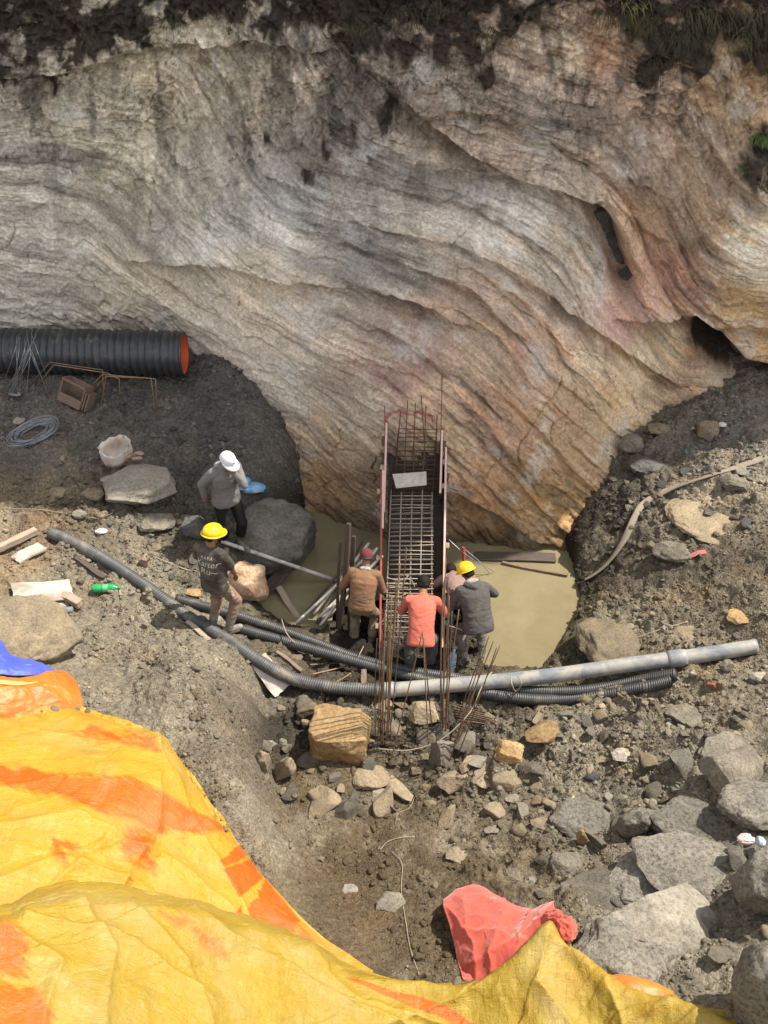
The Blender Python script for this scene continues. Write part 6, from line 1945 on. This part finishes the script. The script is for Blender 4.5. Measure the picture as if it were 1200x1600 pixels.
def person(label, loc, heading, pose, wear, scale=.92):
    P = dict(lean=0, side=0, hip=.88, feet=((-.11, 0, 0), (.11, 0, 0)), toes=(8, -8), hands=((-.25, .15, .80), (.25, .15, .80)), elbow=((-1, -.6, -.3), (1, -.6, -.3)),
             yaw=0, pitch=10, roll=0, curl=.7, knee=((-.15, 1, 0), (.15, 1, 0)), stoop=.1, hipx=0, hipy=0, palm=None)
    P.update(pose)
    root = thing("person", label, "person", loc, rotz=R(-heading), scale=scale)
    ln, sd = R(P['lean']), R(P['side'])
    hip = Vector((P['hipx'], P['hipy'], P['hip']))
    up = Vector((math.sin(sd), math.sin(ln), math.cos(ln) * math.cos(sd))).normalized()
    ln2 = ln + P['stoop'] * 1.6
    up2 = Vector((math.sin(sd), math.sin(ln2), math.cos(ln2))).normalized()
    fwd = Vector((0, math.cos(ln), -math.sin(ln))); right = Vector((1, 0, -math.sin(sd))).normalized()
    fwd2 = up2.cross(right)
    waist = hip + up * .16; chest = waist + (up + up2).normalized() * .20; nb = chest + up2 * .19
    hm = head_frame(R(P['yaw']), R(P['pitch']) + ln2 * .0 + 0, R(P['roll']))
    hc = nb + up2 * .07 + hm @ Vector((0, .028, .105))
    sh = [nb - up2 * .055 - right * .175, nb - up2 * .055 + right * .175]
    arms = []
    for k in (0, 1):
        el, ha = ik(sh[k], P['hands'][k], .285, .255, P['elbow'][k]); arms.append((sh[k], el, ha))
    legs = []
    for k in (0, 1):
        hj = hip + right * (-.095 if k == 0 else .095) - up * .02
        an = Vector(P['feet'][k]) + Vector((0, 0, .085))
        kn, an2 = ik(hj, an, .425, .415, P['knee'][k]); legs.append((hj, kn, Vector(P['feet'][k]) + Vector((0, 0, .085))))
    # ---- body: one continuous surface
    A = MB()
    capsule(A, hip - right * .06, hip + right * .06, .102, .102, (fwd, .85))
    capsule(A, hip, waist, .115, .108, (fwd, .78)); capsule(A, waist, chest, .110, .128, (fwd, .74))
    capsule(A, chest - right * .05, chest + right * .05, .112, .112, (fwd2, .80)); capsule(A, sh[0] + right * .04, sh[1] - right * .04, .068, .068)
    capsule(A, nb - up2 * .05, hc - hm @ Vector((0, .02, .06)), .062, .056)
    capsule(A, hc + hm @ Vector((0, -.012, .03)), hc + hm @ Vector((0, .015, .025)), .086, .082, (hm @ Vector((1, 0, 0)), .90))      # skull
    capsule(A, hc + hm @ Vector((0, .035, -.02)), hc + hm @ Vector((0, .055, -.085)), .064, .034, (hm @ Vector((1, 0, 0)), .92))    # face and jaw
    capsule(A, hc + hm @ Vector((0, .092, .005)), hc + hm @ Vector((0, .112, -.028)), .009, .014)                                   # nose
    for s in (-1, 1):
        capsule(A, hc + hm @ Vector((s * .078, -.005, .005)), hc + hm @ Vector((s * .082, -.012, -.03)), .013, .009)                # ears
        capsule(A, hc + hm @ Vector((s * .012, .086, .028)), hc + hm @ Vector((s * .05, .074, .03)), .010, .009)                    # brow
        capsule(A, hc + hm @ Vector((s * .003, .090, -.058)), hc + hm @ Vector((s * .020, .084, -.057)), .009, .006)                # lips
    for k in (0, 1):
        s, e, h = arms[k]
        capsule(A, s, e, .047, .038); capsule(A, e, h, .040, .026)
        d = (h - e).normalized()
        if P['palm'] and P['palm'][k]: side_ = Vector(P['palm'][k])
        else: side_ = Vector((1 if k == 0 else -1, .2, 0))
        lat = (side_ - d * side_.dot(d)).normalized()          # towards the thumb
        pal = d.cross(lat).normalized() * (1 if k == 0 else -1)        # palm's facing
        pc = h + d * .045
        capsule(A, h, h + d * .075, .026, .034, (pal, .48))
        for f in range(4):
            o0 = h + d * (.085 - .006 * abs(f - 1.2)) + lat * (.030 - .020 * f)
            fl = (.040, .044, .041, .032)[f]; c = P['curl'] * (1 + .12 * f)
            d1 = (d * math.cos(c * .5) + pal * math.sin(c * .5)); d2 = (d * math.cos(c * 1.1) + pal * math.sin(c * 1.1)); d3 = (d * math.cos(c * 1.6) + pal * math.sin(c * 1.6))
            q1 = o0 + d1 * fl; q2 = q1 + d2 * fl * .65; q3 = q2 + d3 * fl * .45
            for a, b_, r0, r1 in ((o0 - d * .02, q1, .0098, .0090), (q1, q2, .009, .0084), (q2, q3, .0084, .0074)): capsule(A, a, b_, r0, r1, None, 8)
        t0 = h + d * .022 + lat * .024; t1 = t0 + (lat * .75 + d * .55 + pal * .25).normalized() * .042; t2 = t1 + (d * .85 + lat * .35 + pal * .35).normalized() * .032
        capsule(A, t0, t1, .0135, .0105, None, 8); capsule(A, t1, t2, .0105, .0085, None, 8)
        hj, kn, an = legs[k]
        capsule(A, hj, kn, .080, .054); capsule(A, kn, an, .055, .037)
        ty = R(P['toes'][k]); fd = Vector((-math.sin(ty), math.cos(ty), 0))
        capsule(A, an - Vector((0, 0, .05)) - fd * .03, an - Vector((0, 0, .055)) + fd * .14, .036, .028)
    body = fuse(A, "body", m_skin, root, .0065, 3)
    for s in (-1, 1):
        V, F = ICO[2]
        e_ = link("eye", np_mesh("eye", V * .010, F), m_eye, root); e_.location = hc + hm @ Vector((s * .032, .084, .008))
    # ---- trousers
    T = MB()
    wl = wear.get('waist', .06)
    capsule(T, hip - right * .062, hip + right * .062, .112, .112, (fwd, .92)); capsule(T, hip, hip + up * wl, .125, .12, (fwd, .82))
    for k in (0, 1):
        hj, kn, an = legs[k]; cuff = kn.lerp(an, wear.get('cuff', .75))
        capsule(T, hj, kn, .092, .075); capsule(T, kn, cuff, .077, wear.get('cuffr', .068))
    fuse(T, "trousers", wear['trousers'], root, .011, 4, .010, loc[0] * 7, 15)
    # ---- boots
    for k in (0, 1):
        hj, kn, an = legs[k]; ty = R(P['toes'][k]); fd = Vector((-math.sin(ty), math.cos(ty), 0)); rt = Vector((math.cos(ty), math.sin(ty), 0))
        Bm = MB(); topb = kn.lerp(an, wear.get('boot', .25))
        foot = Vector(P['feet'][k])
        capsule(Bm, topb, an + Vector((0, 0, -.01)), .069, .052); capsule(Bm, foot + Vector((0, 0, .05)) - fd * .045, foot + Vector((0, 0, .045)) + fd * .15, .048, .044, (rt, .95))
        capsule(Bm, foot + Vector((0, 0, .018)) - fd * .05, foot + Vector((0, 0, .018)) + fd * .16, .05, .05, (Vector((0, 0, 1)), .38))
        fuse(Bm, "boot", wear['boots'], root, .009, 3, .004, k * 3.1, 20)
    # ---- upper garment
    S = MB(); fat = wear.get('fat', 1.0); hem = wear.get('hem', -.02)
    loft(S, [(hip + up * (hem - .03), .178, .138, fwd), (hip + up * (hem + .0), .186, .148, fwd), (hip + up * .05, .178, .142, fwd), (waist, .166, .132, fwd), ((waist + chest) / 2, .172, .136, fwd), (chest, .182, .136, fwd2),
             (chest + up2 * .09, .180, .120, fwd2), (nb - up2 * .055, .135, .098, fwd2), (nb - up2 * .01, .078, .074, fwd2)], right, fat)
    capsule(S, sh[0] + right * .03, sh[1] - right * .03, .074, .074)
    capsule(S, nb - up2 * .06, nb + up2 * wear.get('collar', .0), .085, .070)
    for k in (0, 1):
        s, e, h = arms[k]; sl = wear.get('sleeve', 1.9)
        if sl <= 1: capsule(S, s, s.lerp(e, sl), .069, .064)
        else:
            capsule(S, s, e, .068, .057); capsule(S, e, e.lerp(h, sl - 1), .056, .043)
    top = fuse(S, wear.get('top_name', "shirt"), wear['top'], root, .0105, 4, wear.get('wr', .007), loc[1] * 5 + loc[0], 15)
    info = dict(root=root, hc=hc, hm=hm, nb=nb, up2=up2, up=up, right=right, fwd=fwd, fwd2=fwd2, chest=chest, waist=waist, hip=hip, top=top, arms=arms, legs=legs)
    return info


def hard_hat(I, tilt=0):
    hm = I['hm'] @ Matrix.Rotation(R(tilt), 3, 'X')
    o = dome(m_helmet, "hard_hat", I['root'], I['hc'] + hm @ Vector((0, 0, .045)), hm, .118, .138, .112, -.012, True, (.055, .014))
    b = MB()
    V, F = tube([hm @ Vector((.094 * math.cos(t), .104 * math.sin(t), .035)) + I['hc'] for t in np.linspace(0, 6.2832, 33)[:-1]], .013, 8, close=True)
    b.add(V, F).build("headband", m_whitecap, I['root'])
    return o, hm


def hair_cap(I, rz=.100, lo=-.045):
    o = dome(m_hair, "hair", I['root'], I['hc'] + I['hm'] @ Vector((0, -.012, .022)), I['hm'], .090, .108, rz, lo, amp=.02)
    b = MB(); capsule(b, I['hc'] + I['hm'] @ Vector((-.03, -.065, -.02)), I['hc'] + I['hm'] @ Vector((.03, -.065, -.02)), .045, .045)
    fuse(b, "hair", m_hair, I['root'], .010, 3)


def foot_at(px, py, z=None):
    return g_at(px, py) if z is None else ptz(px, py, z)


# 1. man in the dark T-shirt, back to us, looking towards the form
f1 = foot_at(347, 985)
f1.z = gz(f1.x, f1.y) - .01
I = person("man in yellow hard hat and printed dark T-shirt standing on the left bank", f1, 28,
           dict(hip=.86, feet=((-.13, -.02, 0), (.10, .02, 0)), toes=(4, -38), hands=((-.16, .26, .98), (.13, .25, .86)), elbow=((-1, -.45, -.25), (1, -.5, -.2)), yaw=14, pitch=14, stoop=.05, side=-2, knee=((-.1, 1, 0), (.3, 1, 0))),
           dict(trousers=m_brownpants, boots=m_mudboot, top=m_dark_t, top_name="t_shirt", sleeve=.92, cuff=.55, boot=.42, hem=-.05, fat=1.02, waist=.04), .81)
hard_hat(I)
hair_cap(I, .06, -.05)
# print on the back of the T-shirt
bvh = BVHTree.FromObject(I['top'], bpy.context.evaluated_depsgraph_get())


def print_text(body, u, v, size, shear=0.0, font_scale=(1, 1)):
    cu = bpy.data.curves.new("print", 'FONT'); cu.body = body; cu.size = size; cu.align_x = 'CENTER'; cu.shear = shear; cu.resolution_u = 3
    to = bpy.data.objects.new("print", cu); COL.objects.link(to)
    dg = bpy.context.evaluated_depsgraph_get()
    tm = bpy.data.meshes.new_from_object(to.evaluated_get(dg)); bpy.data.objects.remove(to)
    bm = bmesh.new(); bm.from_mesh(tm); bmesh.ops.triangulate(bm, faces=bm.faces[:])
    bmesh.ops.subdivide_edges(bm, edges=[e for e in bm.edges if e.calc_length() > size * .25], cuts=2)
    base = I['chest']
    for vt in bm.verts:
        x, y = vt.co.x * font_scale[0] + u, vt.co.y * font_scale[1] + v
        o_ = base + I['right'] * x + I['up'] * y - I['fwd'] * .6
        hit, nrm, _, _ = bvh.ray_cast(o_, I['fwd'])
        vt.co = (hit + nrm * .004) if hit is not None else (base + I['right'] * x + I['up'] * y - I['fwd'] * .13)
    bm.to_mesh(tm); bm.free()
    o = link("shirt_print", tm, m_print, I['root'])
    return o


print_text("N A R A", .015, .10, .046)
print_text("Karter", .018, .005, .112, .25)
print_text("Ru~", .03, -.115, .135, .2)
# cloth hanging at his hip
b = MB(); hp = I['hip'] + I['right'] * .16 + I['fwd'] * .03
capsule(b, hp + Vector((0, 0, .05)), hp + Vector((.02, .02, -.12)), .03, .038, (I['fwd'], .5)); capsule(b, hp + Vector((.02, 0, -.05)), hp + Vector((.05, .03, -.20)), .02, .028, (I['right'], .6)); capsule(b, hp + Vector((0, 0, -.03)), hp + Vector((-.01, .03, -.22)), .018, .024)
fuse(b, "work_gloves", M("tan_gloves", (.40, .30, .21), (.3, .21, .14), 14, .9, .3), I['root'], .009, 3, .006)

# 2. man in the white cap
f2 = foot_at(362, 850)
f2.z = gz(f2.x, f2.y) - .01
I = person("man in white cap and grey jacket with one hand at his mouth", f2, 148,
           dict(hip=.88, feet=((-.09, .10, 0), (.11, -.03, 0)), toes=(14, -10), hands=((-.06, .24, 1.40), (.27, -.10, .90)), elbow=((-.45, .25, -1), (1, -.7, 0)), yaw=-18, pitch=28, stoop=.14, lean=2, curl=1.5, palm=((1, 0, .6), None)),
           dict(trousers=m_blackpants, boots=m_blackboot, top=m_greyjk, top_name="jacket", sleeve=1.93, cuff=.55, boot=.12, hem=-.07, fat=1.10, collar=.05), .81)
hm = I['hm']
cp = dome(m_whitecap, "cap", I['root'], I['hc'] + hm @ Vector((0, -.005, .035)), hm, .098, .116, .098, -.012, False, (.085, 0.0))
lg = MB().box((0, .112, .035), (.035, .006, .028), Matrix.Rotation(R(-18), 3, 'X'), .002).build("cap_badge", m_blackp, cp)
b = MB(); capsule(b, I['nb'] - I['fwd2'] * .055 - I['right'] * .07, I['nb'] - I['fwd2'] * .055 + I['right'] * .07, .05, .05); fuse(b, "hood", M("light_grey_hood", (.27, .265, .26), (.2, .195, .19), 8, .8, .3), I['root'], .010, 3, .012)
hair_cap(I, .05, -.05)
b = MB(); z0, z1 = I['waist'] + I['fwd'] * .132, I['nb'] + I['fwd2'] * .10 - I['up2'] * .06
V, F = tube([z0 - I['up'] * .14, z0, (z0 + z1) / 2 + I['fwd'] * .012, z1], .0045, 5); b.add(V, F).build("zip", m_blackp, I['root'])

# 3. man in the maroon beanie
f3 = ptz(566, 1010, -.14)
I = person("man in maroon beanie and tan jacket working at the left side of the form", f3, 12,
           dict(hip=.78, lean=21, stoop=.2, feet=((-.12, -.03, 0), (.12, .06, 0)), hands=((-.14, .36, .92), (.12, .46, .98)), elbow=((-.5, -.2, -1), (.45, -.3, -1)), yaw=-10, pitch=36, knee=((-.15, 1, 0), (.15, 1, 0))),
           dict(trousers=m_khaki, boots=m_blackboot, top=m_tanjk, top_name="jacket", sleeve=1.95, cuff=.75, boot=.45, hem=.02, fat=1.05, waist=.02), .765)
dome(m_maroon, "beanie", I['root'], I['hc'] + I['hm'] @ Vector((0, -.012, .022)), I['hm'], .096, .113, .108, -.035, amp=.015)
b = MB(); V, F = tube([I['hc'] + I['hm'] @ Vector((.094 * math.cos(t), -.012 + .110 * math.sin(t), -.012)) for t in np.linspace(0, 6.2832, 33)[:-1]], .014, 8, close=True); b.add(V, F).build("beanie_cuff", m_belt, I['root'])
b = MB(); capsule(b, I['nb'] - I['fwd2'] * .03 - I['right'] * .045 + I['up2'] * .01, I['nb'] - I['fwd2'] * .03 + I['right'] * .045 + I['up2'] * .01, .04, .04); fuse(b, "scarf", M("checked_scarf", (.4, .36, .33), (.16, .12, .11), 30, .9, .3), I['root'], .009, 2, .008)
b = MB(); V, F = tube([I['hip'] + I['up'] * .045 + I['right'] * .150 * math.cos(t) + I['fwd'] * .125 * math.sin(t) for t in np.linspace(0, 6.2832, 33)[:-1]], .014, 6, close=True); b.add(V, F).build("belt", m_belt, I['root'])

# 4. man in the coral shirt, bending to the bars
f4 = ptz(656, 1052, -.10)
I = person("black haired man in coral red shirt bending over at the foot of the rebar cage", f4, 4,
           dict(hip=.76, hipy=-.1, lean=37, stoop=.26, feet=((-.13, -.02, 0), (.13, .06, 0)), hands=((-.16, .56, .80), (.22, .50, .72)), elbow=((-.6, -.2, -1), (.8, -.3, -.8)), yaw=2, pitch=52, knee=((-.2, 1, 0), (.2, 1, 0))),
           dict(trousers=m_dkpants, boots=m_blackboot, top=m_coral, top_name="shirt", sleeve=1.55, cuff=.8, boot=.5, hem=-.06, fat=.98, wr=.008), .80)
hair_cap(I, .108, -.055)

# 5. mauve worker behind the grey hooded man
f5 = ptz(716, 985, -.12)
I = person("man in mauve shirt bent low between the form and the grey hooded man", f5, -8,
           dict(hip=.66, hipy=-.1, lean=76, stoop=.35, feet=((-.12, 0, 0), (.12, .06, 0)), hands=((-.16, .60, .35), (.16, .60, .35)), elbow=((-1, -.2, -.3), (1, -.2, -.3)), yaw=-5, pitch=95),
           dict(trousers=m_dkpants, boots=m_blackboot, top=m_mauve, sleeve=1.5, cuff=.8, boot=.5, fat=1.0), .80)
hair_cap(I, .100, -.05)

# 6. man in the grey hoodie
f6 = ptz(740, 1032, -.05)
I = person("man in yellow hard hat and charcoal hoodie working at the right side of the form", f6, -14,
           dict(hip=.74, hipy=-.07, lean=28, stoop=.26, feet=((-.13, .0, 0), (.13, .04, 0)), hands=((-.20, .46, .86), (.14, .44, .84)), elbow=((-.6, -.3, -1), (1, -.15, -.5)), yaw=-16, pitch=40, roll=-4, knee=((-.2, 1, 0), (.2, 1, 0))),
           dict(trousers=m_greypants, boots=m_mudboot, top=m_hood, top_name="hoodie", sleeve=1.90, cuff=.7, boot=.45, hem=-.05, fat=1.12, collar=.03, wr=.008), .79)
o, hm = hard_hat(I)
MB().box((0, -.128, .028), (.04, .012, .012), None, .002).build("helmet_badge", m_blackp, o)
b = MB(); nb, r_, u_, fw_ = I['nb'], I['right'], I['up2'], I['fwd2']
capsule(b, nb - fw_ * .05 - r_ * .085 + u_ * .01, nb - fw_ * .115 - u_ * .06, .040, .046); capsule(b, nb - fw_ * .05 + r_ * .085 + u_ * .01, nb - fw_ * .115 - u_ * .06, .040, .046)
fuse(b, "hood", m_hood, I['root'], .010, 3, .010)
b = MB(); capsule(b, nb - fw_ * .05 - r_ * .05 + u_ * .035, nb - fw_ * .05 + r_ * .05 + u_ * .035, .042, .042); fuse(b, "hood_lining", m_hoodin, I['root'], .010, 3, .008)
hair_cap(I, .06, -.05)
